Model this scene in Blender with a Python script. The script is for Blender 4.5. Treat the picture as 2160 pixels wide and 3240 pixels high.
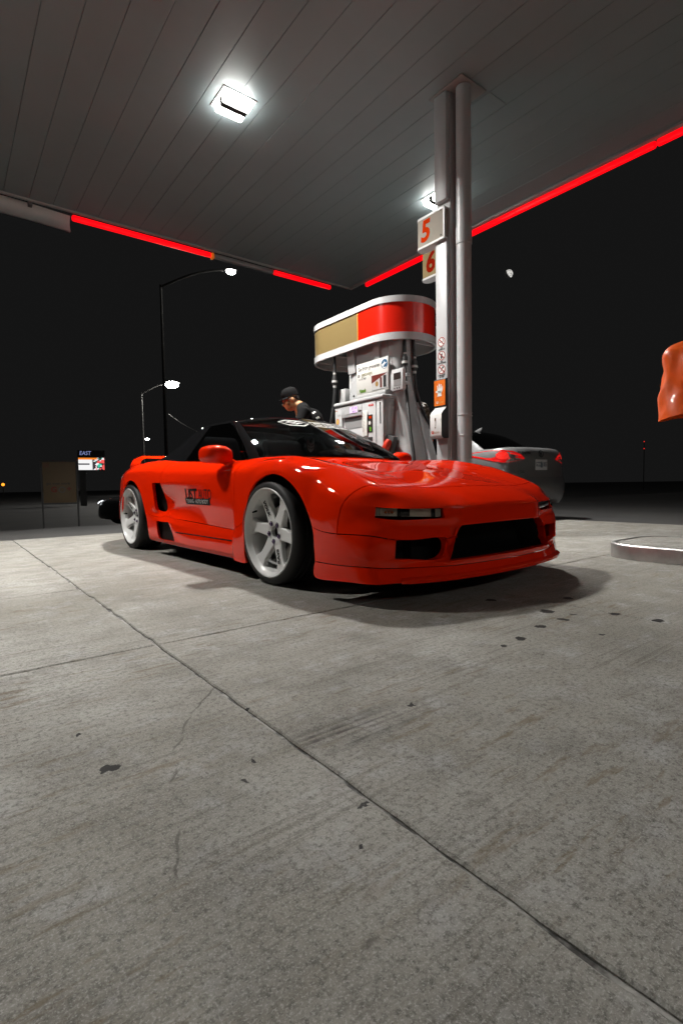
import bpy, bmesh, math, random
import numpy as np
from mathutils import Vector, Matrix
from mathutils.bvhtree import BVHTree

# ------------------------------------------------------------------ clear
for o in list(bpy.data.objects):
    bpy.data.objects.remove(o)
S = bpy.context.scene
COL = S.collection
random.seed(7)
RNG = np.random.default_rng(7)

# ------------------------------------------------------------------ camera
YAW, PITCH, ROLL, CAM_H, F_PX = math.radians(37.51), math.radians(-3.09), math.radians(-0.94), 0.593, 1636.0
fwd = Vector((math.sin(YAW) * math.cos(PITCH), math.cos(YAW) * math.cos(PITCH), math.sin(PITCH)))
rgt = Vector((math.cos(YAW), -math.sin(YAW), 0))
upv = rgt.cross(fwd)
r2 = math.cos(ROLL) * rgt + math.sin(ROLL) * upv
u2 = -math.sin(ROLL) * rgt + math.cos(ROLL) * upv
cd = bpy.data.cameras.new('camera')
cam = bpy.data.objects.new('camera', cd)
COL.objects.link(cam)
cam.matrix_world = Matrix(((r2.x, u2.x, -fwd.x, 0), (r2.y, u2.y, -fwd.y, 0), (r2.z, u2.z, -fwd.z, CAM_H), (0, 0, 0, 1)))
cd.sensor_fit = 'HORIZONTAL'
cd.sensor_width = 24.0
cd.lens = F_PX / 2160 * 24
cd.clip_start = 0.02
cd.clip_end = 3000
S.camera = cam

# ------------------------------------------------------------------ night sky
W = bpy.data.worlds.new('World')
S.world = W
W.use_nodes = True
wn = W.node_tree.nodes
wn['Background'].inputs[0].default_value = (1.0, 1.0, 1.0, 1)
wn['Background'].inputs[1].default_value = 0.0072

# ------------------------------------------------------------------ exposure
S.view_settings.view_transform = 'Standard'
S.view_settings.look = 'None'
S.view_settings.exposure = 0
S.view_settings.gamma = 1
S.view_settings.use_curve_mapping = False
S.render.engine = 'CYCLES'
S.cycles.use_denoising = True
S.cycles.max_bounces = 8
S.cycles.diffuse_bounces = 4
S.cycles.glossy_bounces = 4
S.cycles.transparent_max_bounces = 8
S.cycles.sample_clamp_indirect = 2.5
S.cycles.caustics_reflective = False
S.cycles.caustics_refractive = False
LAMP_W = 132.0     # watts of each of the two lamps in a canopy fixture

# ------------------------------------------------------------------ materials
MATS = {}
def mat(name, col=(.5, .5, .5), rough=.5, metal=0, coat=0, emit=0, ecol=None, vary=0, vscale=8, bump=0, bscale=60, alpha=None, spec=.5, coat_rough=.03, coat_ior=1.5):
    if name in MATS:
        return MATS[name]
    m = bpy.data.materials.new(name)
    m.use_nodes = True
    nt = m.node_tree
    b = nt.nodes['Principled BSDF']
    b.inputs['Base Color'].default_value = (*col, 1)
    b.inputs['Roughness'].default_value = rough
    b.inputs['Metallic'].default_value = metal
    b.inputs['Coat Weight'].default_value = coat
    b.inputs['Coat Roughness'].default_value = coat_rough
    b.inputs['Coat IOR'].default_value = coat_ior
    b.inputs['Specular IOR Level'].default_value = spec
    if emit:
        b.inputs['Emission Color'].default_value = (*(ecol or col), 1)
        b.inputs['Emission Strength'].default_value = emit
    if vary or bump:
        tc = nt.nodes.new('ShaderNodeTexCoord')
        if vary:
            n = nt.nodes.new('ShaderNodeTexNoise')
            n.inputs['Scale'].default_value = vscale
            n.inputs['Detail'].default_value = 6
            n.inputs['Roughness'].default_value = .65
            nt.links.new(tc.outputs['Object'], n.inputs['Vector'])
            mr = nt.nodes.new('ShaderNodeMapRange')
            mr.inputs['From Min'].default_value = .3
            mr.inputs['From Max'].default_value = .7
            mr.inputs['To Min'].default_value = 1 - vary
            mr.inputs['To Max'].default_value = 1 + vary
            nt.links.new(n.outputs['Fac'], mr.inputs['Value'])
            mx = nt.nodes.new('ShaderNodeMix')
            mx.data_type = 'RGBA'
            mx.blend_type = 'MULTIPLY'
            mx.inputs['Factor'].default_value = 1
            mx.inputs['A'].default_value = (*col, 1)
            nt.links.new(mr.outputs['Result'], mx.inputs['B'])
            nt.links.new(mx.outputs['Result'], b.inputs['Base Color'])
            mr2 = nt.nodes.new('ShaderNodeMapRange')
            mr2.inputs['To Min'].default_value = max(0, rough - .12)
            mr2.inputs['To Max'].default_value = min(1, rough + .12)
            nt.links.new(n.outputs['Fac'], mr2.inputs['Value'])
            nt.links.new(mr2.outputs['Result'], b.inputs['Roughness'])
        if bump:
            n2 = nt.nodes.new('ShaderNodeTexNoise')
            n2.inputs['Scale'].default_value = bscale
            n2.inputs['Detail'].default_value = 4
            nt.links.new(tc.outputs['Object'], n2.inputs['Vector'])
            bp = nt.nodes.new('ShaderNodeBump')
            bp.inputs['Strength'].default_value = bump
            bp.inputs['Distance'].default_value = .01
            nt.links.new(n2.outputs['Fac'], bp.inputs['Height'])
            nt.links.new(bp.outputs['Normal'], b.inputs['Normal'])
    MATS[name] = m
    return m

def glass_mat(name, tint, ior=1.5, rough=.0):
    """tinted pane: a mirror by Fresnel over a dark see-through tint"""
    if name in MATS:
        return MATS[name]
    m = bpy.data.materials.new(name)
    m.use_nodes = True
    nt = m.node_tree
    nt.nodes.clear()
    out = nt.nodes.new('ShaderNodeOutputMaterial')
    mix = nt.nodes.new('ShaderNodeMixShader')
    fr = nt.nodes.new('ShaderNodeFresnel')
    fr.inputs['IOR'].default_value = ior
    tr = nt.nodes.new('ShaderNodeBsdfTransparent')
    tr.inputs['Color'].default_value = (*tint, 1)
    gl = nt.nodes.new('ShaderNodeBsdfGlossy')
    gl.inputs['Roughness'].default_value = rough
    nt.links.new(fr.outputs[0], mix.inputs[0])
    nt.links.new(tr.outputs[0], mix.inputs[1])
    nt.links.new(gl.outputs[0], mix.inputs[2])
    nt.links.new(mix.outputs[0], out.inputs['Surface'])
    MATS[name] = m
    return m

class NT:
    """small helper for longer node trees"""
    def __init__(s, name):
        s.m = bpy.data.materials.new(name)
        s.m.use_nodes = True
        s.t = s.m.node_tree
        s.b = s.t.nodes['Principled BSDF']
        MATS[name] = s.m
    def n(s, kind, **kw):
        nd = s.t.nodes.new('ShaderNode' + kind)
        for k, v in kw.items():
            setattr(nd, k, v)
        return nd
    def put(s, sock, val):
        if isinstance(val, bpy.types.NodeSocket):
            s.t.links.new(val, sock)
        elif isinstance(val, (tuple, list)) and len(val) == 3 and sock.type == 'RGBA':
            sock.default_value = (*val, 1)
        else:
            sock.default_value = val
    def noise(s, vec, scale, detail=4, rough=.6, dist=0):
        nd = s.n('TexNoise')
        s.put(nd.inputs['Vector'], vec)
        nd.inputs['Scale'].default_value = scale
        nd.inputs['Detail'].default_value = detail
        nd.inputs['Roughness'].default_value = rough
        nd.inputs['Distortion'].default_value = dist
        return nd.outputs['Fac']
    def ramp(s, val, a, b, lo=0., hi=1., smooth=True):
        nd = s.n('MapRange')
        if smooth:
            nd.interpolation_type = 'SMOOTHSTEP'
        s.put(nd.inputs['Value'], val)
        nd.inputs['From Min'].default_value = a
        nd.inputs['From Max'].default_value = b
        nd.inputs['To Min'].default_value = lo
        nd.inputs['To Max'].default_value = hi
        return nd.outputs['Result']
    def math(s, op, a, b=0.):
        nd = s.n('Math', operation=op)
        s.put(nd.inputs[0], a)
        s.put(nd.inputs[1], b)
        return nd.outputs[0]
    def mix(s, fac, a, b, mode='MIX'):
        nd = s.n('Mix', data_type='RGBA', blend_type=mode)
        s.put(nd.inputs['Factor'], fac)
        s.put(nd.inputs['A'], a)
        s.put(nd.inputs['B'], b)
        return nd.outputs['Result']
    def mapping(s, vec, scale=(1, 1, 1), loc=(0, 0, 0), rot=(0, 0, 0)):
        nd = s.n('Mapping')
        s.put(nd.inputs['Vector'], vec)
        nd.inputs['Scale'].default_value = scale
        nd.inputs['Location'].default_value = loc
        nd.inputs['Rotation'].default_value = rot
        return nd.outputs[0]
    def bump(s, h, strength=.3, dist=.01):
        nd = s.n('Bump')
        nd.inputs['Strength'].default_value = strength
        nd.inputs['Distance'].default_value = dist
        s.put(nd.inputs['Height'], h)
        s.put(s.b.inputs['Normal'], nd.outputs[0])

# ------------------------------------------------------------------ mesh helpers
class MB:
    def __init__(s):
        s.v, s.f, s.m = [], [], []
    def add(s, vs, fs, mi=0, M=None):
        o = len(s.v)
        if M is not None:
            vs = [tuple(M @ Vector(v)) for v in vs]
        s.v += [tuple(v) for v in vs]
        s.f += [tuple(i + o for i in f) for f in fs]
        s.m += [mi] * len(fs)
        return s
    def box(s, x0, x1, y0, y1, z0, z1, mi=0, M=None):
        vs = [(x, y, z) for z in (z0, z1) for y in (y0, y1) for x in (x0, x1)]
        return s.add(vs, [(0, 2, 3, 1), (4, 5, 7, 6), (0, 1, 5, 4), (2, 6, 7, 3), (0, 4, 6, 2), (1, 3, 7, 5)], mi, M)
    def tube(s, pts, r, n=8, mi=0, cap=True):
        pts = [Vector(p) for p in pts]
        rs = r if isinstance(r, (list, tuple)) else [r] * len(pts)
        rings = []
        a = None
        for i, p in enumerate(pts):
            t = (pts[min(i + 1, len(pts) - 1)] - pts[max(i - 1, 0)]).normalized()
            if a is None:
                a = t.orthogonal().normalized()
            a = (a - t * a.dot(t)).normalized()
            b = t.cross(a)
            rings.append([p + (a * math.cos(2 * math.pi * k / n) + b * math.sin(2 * math.pi * k / n)) * rs[i] for k in range(n)])
        vs = [v for rg in rings for v in rg]
        fs = [(i * n + k, i * n + (k + 1) % n, (i + 1) * n + (k + 1) % n, (i + 1) * n + k) for i in range(len(pts) - 1) for k in range(n)]
        if cap:
            fs += [tuple(range(n))[::-1], tuple((len(pts) - 1) * n + k for k in range(n))]
        return s.add(vs, fs, mi)
    def lathe(s, prof, n=32, mi=0, M=None, close=False):
        """profile of (radius, height) turned round the local Z axis"""
        vs = [(r * math.cos(2 * math.pi * k / n), r * math.sin(2 * math.pi * k / n), h) for r, h in prof for k in range(n)]
        fs = [(i * n + k, i * n + (k + 1) % n, (i + 1) * n + (k + 1) % n, (i + 1) * n + k) for i in range(len(prof) - 1) for k in range(n)]
        if close:
            fs += [tuple(range(n))[::-1], tuple((len(prof) - 1) * n + k for k in range(n))]
        return s.add(vs, fs, mi, M)
    def prism(s, poly, h0, h1, mi=0, M=None, cap0=True, cap1=True):
        """polygon (a, b) raised from h0 to h1 along local Z"""
        n = len(poly)
        vs = [(a, b, h0) for a, b in poly] + [(a, b, h1) for a, b in poly]
        fs = [(k, (k + 1) % n, n + (k + 1) % n, n + k) for k in range(n)]
        if cap0:
            fs.append(tuple(range(n))[::-1])
        if cap1:
            fs.append(tuple(range(n, 2 * n)))
        return s.add(vs, fs, mi, M)
    def grid(s, P, mi=0):
        """P[i][j] points"""
        n, m = len(P), len(P[0])
        vs = [p for row in P for p in row]
        return s.add(vs, [(i * m + j, i * m + j + 1, (i + 1) * m + j + 1, (i + 1) * m + j) for i in range(n - 1) for j in range(m - 1)], mi)

def link(name, me, mats, parent=None):
    o = bpy.data.objects.new(name, me)
    COL.objects.link(o)
    for m in (mats if isinstance(mats, (list, tuple)) else [mats]):
        me.materials.append(m)
    if parent is not None:
        o.parent = parent
    return o

def build(name, mb, mats, parent=None, smooth=None, bevel=0, seg=2, loc=None, rot=None, weld=False):
    me = bpy.data.meshes.new(name)
    me.from_pydata(mb.v, [], mb.f)
    me.polygons.foreach_set('material_index', mb.m)
    if bevel or weld:
        bm = bmesh.new()
        bm.from_mesh(me)
        bmesh.ops.remove_doubles(bm, verts=bm.verts, dist=1e-5)
        bmesh.ops.recalc_face_normals(bm, faces=bm.faces)
        if bevel:
            es = [e for e in bm.edges if len(e.link_faces) == 2 and e.calc_face_angle() > math.radians(28)]
            bmesh.ops.bevel(bm, geom=es, offset=bevel, segments=seg, affect='EDGES', profile=.5, clamp_overlap=True)
        bm.to_mesh(me)
        bm.free()
    if smooth is not None:
        me.polygons.foreach_set('use_smooth', [True] * len(me.polygons))
        me.set_sharp_from_angle(angle=math.radians(smooth))
    o = link(name, me, mats, parent)
    if loc is not None:
        o.location = loc
    if rot is not None:
        o.rotation_euler = rot
    return o

def thing(name, label, cat, loc=(0, 0, 0), rotz=0, group=None):
    o = bpy.data.objects.new(name, None)
    o.empty_display_size = .2
    COL.objects.link(o)
    o.location = loc
    o.rotation_euler = (0, 0, rotz)
    return tag(o, label, cat, group)

def tag(o, label, cat, group=None):
    o['label'] = label
    o['category'] = cat
    if group:
        o['group'] = group
    return o

def kind(o, k):
    o['kind'] = k
    return o

def text_mesh(name, s, size, M, m, parent=None, bold=0., shear=0., squeeze=1., align='CENTER', extrude=.0004):
    """lettering as a thin real mesh; M places the text plane (x right, y up)"""
    c = bpy.data.curves.new('lettering', 'FONT')
    c.body = s
    c.size = size
    c.align_x = align
    c.align_y = 'CENTER'
    c.offset = bold
    c.shear = shear
    c.extrude = extrude
    c.resolution_u = 3
    t = bpy.data.objects.new('lettering', c)
    COL.objects.link(t)
    dg = bpy.context.evaluated_depsgraph_get()
    me = bpy.data.meshes.new_from_object(t.evaluated_get(dg))
    bpy.data.objects.remove(t)
    bpy.data.curves.remove(c)
    me.transform(M @ Matrix.Diagonal((squeeze, 1, 1, 1)))
    me.name = name
    me.materials.clear()
    return link(name, me, m, parent)

def frame(origin, xdir, ydir):
    x = Vector(xdir).normalized()
    y = Vector(ydir)
    y = (y - x * y.dot(x)).normalized()
    z = x.cross(y)
    o = Vector(origin)
    return Matrix(((x.x, y.x, z.x, o.x), (x.y, y.y, z.y, o.y), (x.z, y.z, z.z, o.z), (0, 0, 0, 1)))

def copy_tree(o, parent=None):
    c = o.copy()
    COL.objects.link(c)
    c.parent = parent
    for ch in list(o.children):
        copy_tree(ch, c)
    return c

def mirror_copy(name, o, parent):
    """the left-hand partner of a right-hand part (own mesh, y flipped)"""
    me = o.data.copy()
    me.transform(Matrix.Diagonal((1, -1, 1, 1)))
    me.flip_normals()
    c = bpy.data.objects.new(name, me)
    COL.objects.link(c)
    c.parent = parent
    return c


# ================================================================== GROUND
def concrete_material():
    k = NT('concrete')
    pos = k.n('TexCoord').outputs['Object']
    wob = k.n('TexNoise')
    k.put(wob.inputs['Vector'], pos)
    wob.inputs['Scale'].default_value = 22
    wob.inputs['Detail'].default_value = 3
    off = k.n('VectorMath', operation='MULTIPLY_ADD')
    k.put(off.inputs[0], wob.outputs['Color'])
    off.inputs[1].default_value = (.022, .022, 0)
    off.inputs[2].default_value = (-.011, -.011, 0)
    vadd = k.n('VectorMath', operation='ADD')
    k.put(vadd.inputs[0], pos)
    k.put(vadd.inputs[1], off.outputs[0])
    wp = vadd.outputs[0]
    wob2 = k.n('TexNoise')
    k.put(wob2.inputs['Vector'], pos)
    wob2.inputs['Scale'].default_value = 34
    wob2.inputs['Detail'].default_value = 3
    off2 = k.n('VectorMath', operation='MULTIPLY_ADD')
    k.put(off2.inputs[0], wob2.outputs['Color'])
    off2.inputs[1].default_value = (.055, .055, 0)
    off2.inputs[2].default_value = (-.0275, -.0275, 0)
    vadd2 = k.n('VectorMath', operation='ADD')
    k.put(vadd2.inputs[0], pos)
    k.put(vadd2.inputs[1], off2.outputs[0])
    wspot = vadd2.outputs[0]
    # broomed streaks run along X (the direction the slab was finished in)
    sv = k.mapping(pos, scale=(.55, 16, 1))
    st1 = k.noise(sv, 1.0, 6, .68, .25)
    sv2 = k.mapping(pos, scale=(1.3, 60, 1))
    st2 = k.noise(sv2, 1.0, 4, .6)
    st3 = k.noise(k.mapping(pos, scale=(.9, 45, 1), rot=(0, 0, math.radians(-3))), 1.0, 5, .65)
    big = k.noise(pos, .75, 4, .55)
    med = k.noise(pos, 4.5, 6, .62)
    fine = k.noise(pos, 75, 5, .75)
    grain = k.noise(pos, 260, 3, .8)
    huge = k.noise(k.mapping(pos, loc=(4, 9, 0)), .45, 5, .6)
    huge = k.noise(k.mapping(pos, loc=(4, 9, 0)), .45, 5, .6)
    col = k.mix(k.ramp(big, .35, .65), (.272, .264, .236), (.378, .371, .344))
    col = k.mix(k.ramp(huge, .45, .62, 0, .75), col, (.20, .187, .152))
    col = k.mix(k.ramp(med, .44, .68, 0, .7), col, (.185, .178, .160))
    bl = k.noise(pos, 7.0, 6, .65)
    col = k.mix(k.ramp(bl, .50, .70, 0, .6), col, (.385, .385, .388))
    bl2 = k.noise(k.mapping(pos, loc=(2, 5, 0)), 15.0, 6, .75)
    col = k.mix(k.ramp(bl2, .52, .70, 0, .62), col, (.14, .127, .112))
    bl3 = k.noise(k.mapping(pos, loc=(8, 1, 0)), 38.0, 5, .72)
    col = k.mix(k.ramp(bl3, .55, .72, 0, .5), col, (.115, .106, .095))
    # broom lines: narrow, dark, broken along their length
    patch = k.ramp(k.noise(k.mapping(pos, loc=(1, 3, 0)), 1.1, 4, .6), .38, .62, .25, 1)
    col = k.mix(k.math('MULTIPLY', k.ramp(st1, .54, .68, 0, .5), patch), col, (.17, .15, .115))
    col = k.mix(k.math('MULTIPLY', k.ramp(st2, .55, .66, 0, .62), patch), col, (.115, .106, .088))
    col = k.mix(k.math('MULTIPLY', k.ramp(st3, .58, .68, 0, .6), patch), col, (.095, .084, .064))
    col = k.mix(k.ramp(st3, .42, .30, 0, .3), col, (.45, .445, .435))
    col = k.mix(k.ramp(fine, .46, .66, 0, .85), col, (.095, .09, .08))
    pits = k.noise(k.mapping(pos, loc=(3, 3, 0)), 150, 2, .6)
    col = k.mix(k.ramp(pits, .58, .70, 0, .55), col, (.06, .057, .052))
    col = k.mix(k.ramp(grain, .50, .64, 0, .55), col, (.50, .49, .465))
    # rust coloured flecks strung along the brooming
    rv = k.mapping(pos, scale=(5, 26, 1))
    rs = k.noise(rv, 1.0, 5, .7)
    rb = k.noise(k.mapping(pos, scale=(.8, 1.6, 1), loc=(3.1, 1.7, 0)), 1.2, 3, .5)
    rust = k.math('MULTIPLY', k.ramp(rs, .54, .64), k.ramp(rb, .40, .58))
    col = k.mix(k.math('MULTIPLY', rust, .55), col, (.13, .09, .045))
    fl = k.noise(k.mapping(pos, scale=(11, 17, 1), loc=(7, 2, 0)), 1.0, 3, .65)
    col = k.mix(k.ramp(fl, .66, .73, 0, .7), col, (.085, .075, .065))
    # worn dark scuff beside the long joint
    sx = k.n('SeparateXYZ')
    k.put(sx.inputs[0], pos)
    X, Y = sx.outputs[0], sx.outputs[1]
    bx = k.math('MULTIPLY', k.ramp(X, .60, .66), k.ramp(X, .70, 1.15, 1, 0))
    by = k.math('MULTIPLY', k.ramp(Y, .84, .90), k.ramp(Y, .99, 1.06, 1, 0))
    sc = k.math('MULTIPLY', k.math('MULTIPLY', bx, by), k.ramp(st3, .44, .60))
    col = k.mix(k.math('MULTIPLY', k.math('MULTIPLY', sc, k.ramp(bl2, .38, .56, .35, 1)), .95), col, (.07, .065, .06))
    # dried oil drops (centre x, y, radius)
    spots = [(0.251, 1.151, 0.018), (0.229, 1.347, 0.007), (2.147, 1.579, 0.027), (2.145, 1.275, 0.03), (2.074, 1.164, 0.019), (2.182, 1.174, 0.015),
             (1.9, 1.156, 0.021), (1.697, 1.117, 0.02), (1.58, 1.109, 0.013), (1.97, 0.944, 0.013), (2.47, 1.356, 0.02), (2.349, 0.892, 0.023), (2.325, 1.058, 0.025),
             (0.449, 0.915, 0.005), (0.611, 1.223, 0.008), (0.504, 0.985, 0.007), (0.59, 0.716, 0.005), (0.516, 0.631, 0.005), (0.966, 0.966, 0.01)]
    acc = None
    for x, y, r in spots:
        d = k.n('VectorMath', operation='DISTANCE')
        k.put(d.inputs[0], wspot)
        d.inputs[1].default_value = (x, y, 0)
        q = k.math('DIVIDE', d.outputs['Value'], r)
        acc = q if acc is None else k.math('MINIMUM', acc, q)
    col = k.mix(k.ramp(acc, .9, 1.15, 1, 0), col, (.009, .008, .0075))
    cracks = [(0.615, 1.43, 0.487, 1.29), (0.479, 1.28, 0.428, 1.201), (0.426, 1.189, 0.384, 1.132), (0.364, 1.057, 0.334, 1.009), (0.299, 0.862, 0.272, 0.808), (0.272, 0.808, 0.251, 0.755)]
    acc = None
    for x0, y0, x1, y1 in cracks:
        L = math.hypot(x1 - x0, y1 - y0)
        a = math.atan2(y1 - y0, x1 - x0)
        mp = k.n('Mapping', vector_type='TEXTURE')
        k.put(mp.inputs['Vector'], wp)
        mp.inputs['Location'].default_value = ((x0 + x1) / 2, (y0 + y1) / 2, 0)
        mp.inputs['Rotation'].default_value = (0, 0, a)
        mp.inputs['Scale'].default_value = (L * .5, .0032, 1)
        ln = k.n('VectorMath', operation='LENGTH')
        k.put(ln.inputs[0], mp.outputs[0])
        acc = ln.outputs['Value'] if acc is None else k.math('MINIMUM', acc, ln.outputs['Value'])
    col = k.mix(k.ramp(acc, .5, 1.4, .6, 0), col, (.05, .043, .036))
    k.put(k.b.inputs['Base Color'], col)
    k.put(k.b.inputs['Roughness'], k.ramp(med, .3, .7, .62, .85))
    k.b.inputs['Specular IOR Level'].default_value = .35
    h = k.math('ADD', k.math('MULTIPLY', fine, .55), k.math('MULTIPLY', st2, .35))
    k.bump(h, .22, .003)
    return k.m

CONC = concrete_material()
_k = NT('joint_sealant')
_p = _k.n('TexCoord').outputs['Object']
_n = _k.noise(_p, 11, 4, .65)
_k.put(_k.b.inputs['Base Color'], _k.mix(_k.ramp(_n, .40, .60), (.035, .033, .031), (.36, .35, .33)))
_k.b.inputs['Roughness'].default_value = .7
_k.bump(_k.noise(_p, 40, 3, .6), .6, .01)
SEAL = _k.m

def asphalt_material():
    k = NT('asphalt')
    pos = k.n('TexCoord').outputs['Object']
    a = k.noise(pos, .35, 5, .6)
    b = k.noise(pos, 60, 4, .7)
    col = k.mix(k.ramp(a, .35, .7), (.042, .042, .043), (.062, .06, .058))
    col = k.mix(k.ramp(b, .5, .75, 0, .6), col, (.11, .105, .10))
    k.put(k.b.inputs['Base Color'], col)
    k.b.inputs['Roughness'].default_value = .8
    k.bump(b, .5, .006)
    return k.m

_ys = [-300, -60, 8.0, 9.5, 11, 12.5, 14, 16, 18, 22, 60, 300]
_zs = [-.035, -.035, -.035, -.06, -.14, -.26, -.40, -.56, -.68, -.75, -.75, -.75]
_mb = MB().grid([[(x, y, z) for x in np.linspace(-300, 300, 25)] for y, z in zip(_ys, _zs)])
road = kind(build('road_asphalt', _mb, asphalt_material(), smooth=60), 'structure')
if road.data.polygons[0].normal.z < 0:
    road.data.flip_normals()
bed = kind(build('forecourt_bed', MB().box(-8.02, 7.46, -8.02, 7.14, -.03, -.0065), SEAL), 'structure')
forecourt = bpy.data.objects.new('concrete_forecourt', None)
COL.objects.link(forecourt)
kind(forecourt, 'structure')

def slab(x0, x1, y0, y1, g=.004):
    rr = random.Random(int(x0 * 100 + y0 * 7))
    x0 += g; x1 -= g; y0 += g * .5; y1 -= g * .5
    pts = []
    def edge(ax, ay, bx, by):
        n = max(2, int(math.hypot(bx - ax, by - ay) / .045))
        px, py = -(by - ay), bx - ax
        L = math.hypot(px, py)
        w = 0
        for i in range(n):
            t = i / n
            w = .6 * w + rr.uniform(-.0022, .0022) + (rr.uniform(0, .010) if rr.random() < .06 else 0)
            if i == 0:
                w = 0
            pts.append((ax + (bx - ax) * t + px / L * w, ay + (by - ay) * t + py / L * w))
    edge(x0, y0, x1, y0); edge(x1, y0, x1, y1); edge(x1, y1, x0, y1); edge(x0, y1, x0, y0)
    n = len(pts)
    cx, cy = (x0 + x1) / 2, (y0 + y1) / 2
    mb = MB()
    ins = [(x + (.005 if x < cx else -.005) * (abs(x - (x0 if x < cx else x1)) < .02), y + (.005 if y < cy else -.005) * (abs(y - (y0 if y < cy else y1)) < .02)) for x, y in pts]
    vs = [(x, y, -.03) for x, y in pts] + [(x, y, -.0035) for x, y in pts] + [(x, y, 0) for x, y in ins]
    fs = [(k, (k + 1) % n, n + (k + 1) % n, n + k) for k in range(n)] + [(n + k, n + (k + 1) % n, 2 * n + (k + 1) % n, 2 * n + k) for k in range(n)] + [tuple(range(2 * n, 3 * n))]
    mb.add(vs, fs)
    return build('concrete_slab', mb, CONC, forecourt)

XS = [-8, -4.55, -1.11, .61, 2.33, 4.05, 5.77, 7.45]
for i in range(len(XS) - 1):
    ys = [-8, -2.6, 1.95, 3.33, 6.4, 7.13] if XS[i + 1] <= .62 else [-8, -2.6, 1.95, 6.4, 7.13]
    for j in range(len(ys) - 1):
        slab(XS[i], XS[i + 1], ys[j], ys[j + 1])

STEEL = mat('kerb_steel', (.55, .54, .53), .34, metal=.9, vary=.25, vscale=5, bump=.05, bscale=200)
def island(y0, y1, label, x0=3.98, x1=4.82, h=.112):
    def outline(e, c=.24, m=5):
        P = []
        for cx, cy, a0 in ((x1 - c, y0 + c, -90), (x1 - c, y1 - c, 0), (x0 + c, y1 - c, 90), (x0 + c, y0 + c, 180)):
            P += [(cx + (c - e) * math.cos(math.radians(a0 + 90 * k / m)), cy + (c - e) * math.sin(math.radians(a0 + 90 * k / m))) for k in range(m + 1)]
        return P
    poly, inn = outline(0), outline(.05)
    t = thing('pump_island', label, 'pump island', (4.4, (y0 + y1) / 2, 0), 0, 'steel edged pump islands')
    d = Matrix.Translation((-4.4, -(y0 + y1) / 2, 0))
    n = len(poly)
    mb = MB()
    vs = [(x, y, 0) for x, y in poly] + [(x, y, h) for x, y in poly] + [(x, y, h) for x, y in inn] + [(x, y, h - .03) for x, y in inn]
    fs = []
    for L in range(3):
        fs += [(L * n + k, L * n + (k + 1) % n, (L + 1) * n + (k + 1) % n, (L + 1) * n + k) for k in range(n)]
    mb.add(vs, fs, 0, d)
    build('steel_kerb', mb, STEEL, t, smooth=50, bevel=.018, seg=3)
    build('concrete_top', MB().prism(inn, h - .04, h - .004, 0, d), CONC, t)
    return t
island(-3.2, 1.94, 'steel edged concrete pump island with empty top at right of the red sports car')
island(3.02, 7.0, 'steel edged pump island under the fuel dispenser and canopy column, behind the red car')

# ================================================================== CANOPY
CZ = 4.72
DECK = mat('deck_paint', (.175, .212, .222), .55, vary=.07, vscale=1.1)
DARKGAP = mat('deck_gap', (.10, .105, .11), .9)
TRIM = mat('canopy_trim', (.26, .255, .245), .5, vary=.1, vscale=3)
canopy = thing('station_canopy', 'flat grey panelled canopy over the forecourt with red light bars along its edge', 'canopy', (0, 0, CZ))
XE, YE, XW, YS = 6.95, 8.66, -8.5, -8.0
seam0, pw = .8435, .3027
k0 = int((XW - seam0) / pw) - 1
def plank(x0, x1, y0, y1, dz):
    mb = MB()
    a, b = x0 + .0020, x1 - .0020
    # shallow tray: flat face with turned-up lips
    P = [(a, .02), (a, .003), (a + .003, 0), (b - .003, 0), (b, .003), (b, .02)]
    vs = [(x, y, z + dz) for y in (y0, y1) for x, z in P]
    n = len(P)
    fs = [(i, i + 1, n + i + 1, n + i) for i in range(n - 1)] + [tuple(range(n))[::-1], tuple(range(n, 2 * n))]
    mb.add(vs, fs)
    return build('deck_plank', mb, DECK, canopy)
k = k0
while seam0 + k * pw < XE - .05:
    x0, x1 = max(XW, seam0 + k * pw), min(XE, seam0 + (k + 1) * pw)
    if x1 - x0 > .04:
        dz = RNG.uniform(-.0012, .0012)
        if x0 < 4.9 < x1:
            plank(x0, x1, YS, 3.526, dz)
            plank(x0, x1, 3.534, YE, dz + .001)
        else:
            plank(x0, x1, YS, YE, dz)
    k += 1
build('deck_backing', MB().box(XW, XE, YS, YE, .016, .06), DARKGAP, canopy)
mb = MB()
mb.box(XE, XE + .035, YS, YE + .035, -.028, .5).box(XW, XE, YE, YE + .035, -.028, .5)
mb.box(XE + .035, XE + .06, YS, YE + .06, -.012, .5).box(XW, XE + .035, YE + .035, YE + .06, -.012, .5)
build('edge_trim', mb, TRIM, canopy)
FASC = mat('fascia_metal', (.42, .41, .40), .5, vary=.1, vscale=2)
mb = MB()
mb.box(XE + .06, XE + .30, YS, YE + .30, .10, .95).box(XW, XE + .06, YE + .06, YE + .30, .10, .95).box(XW - .1, XW, YS, YE, .0, .95).box(XW, XE, YS - .1, YS, 0, .95).box(XW, XE, YS, YE, .5, .9)
build('fascia', mb, FASC, canopy)
LED = mat('red_led', (.9, .0, .004), .4, emit=1.1, ecol=(1.0, .0, .004))
def bar(x0, x1, y0, y1):
    return build('light_bar', MB().box(x0, x1, y0, y1, -.092, -.012), LED, canopy, smooth=40, bevel=.022, seg=3)
bar(1.72, 3.93, 8.75, 8.82)
bar(5.20, 6.55, 8.75, 8.82)
for a, b in ((5.66, 8.25), (2.80, 5.645), (-1.5, 2.785)):
    bar(7.03, 7.10, a, b)
build('bar_housing', MB().box(3.99, 5.19, 8.75, 8.83, -.085, -.01), mat('bar_grey', (.2, .2, .2), .5), canopy, smooth=40, bevel=.015)
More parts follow.
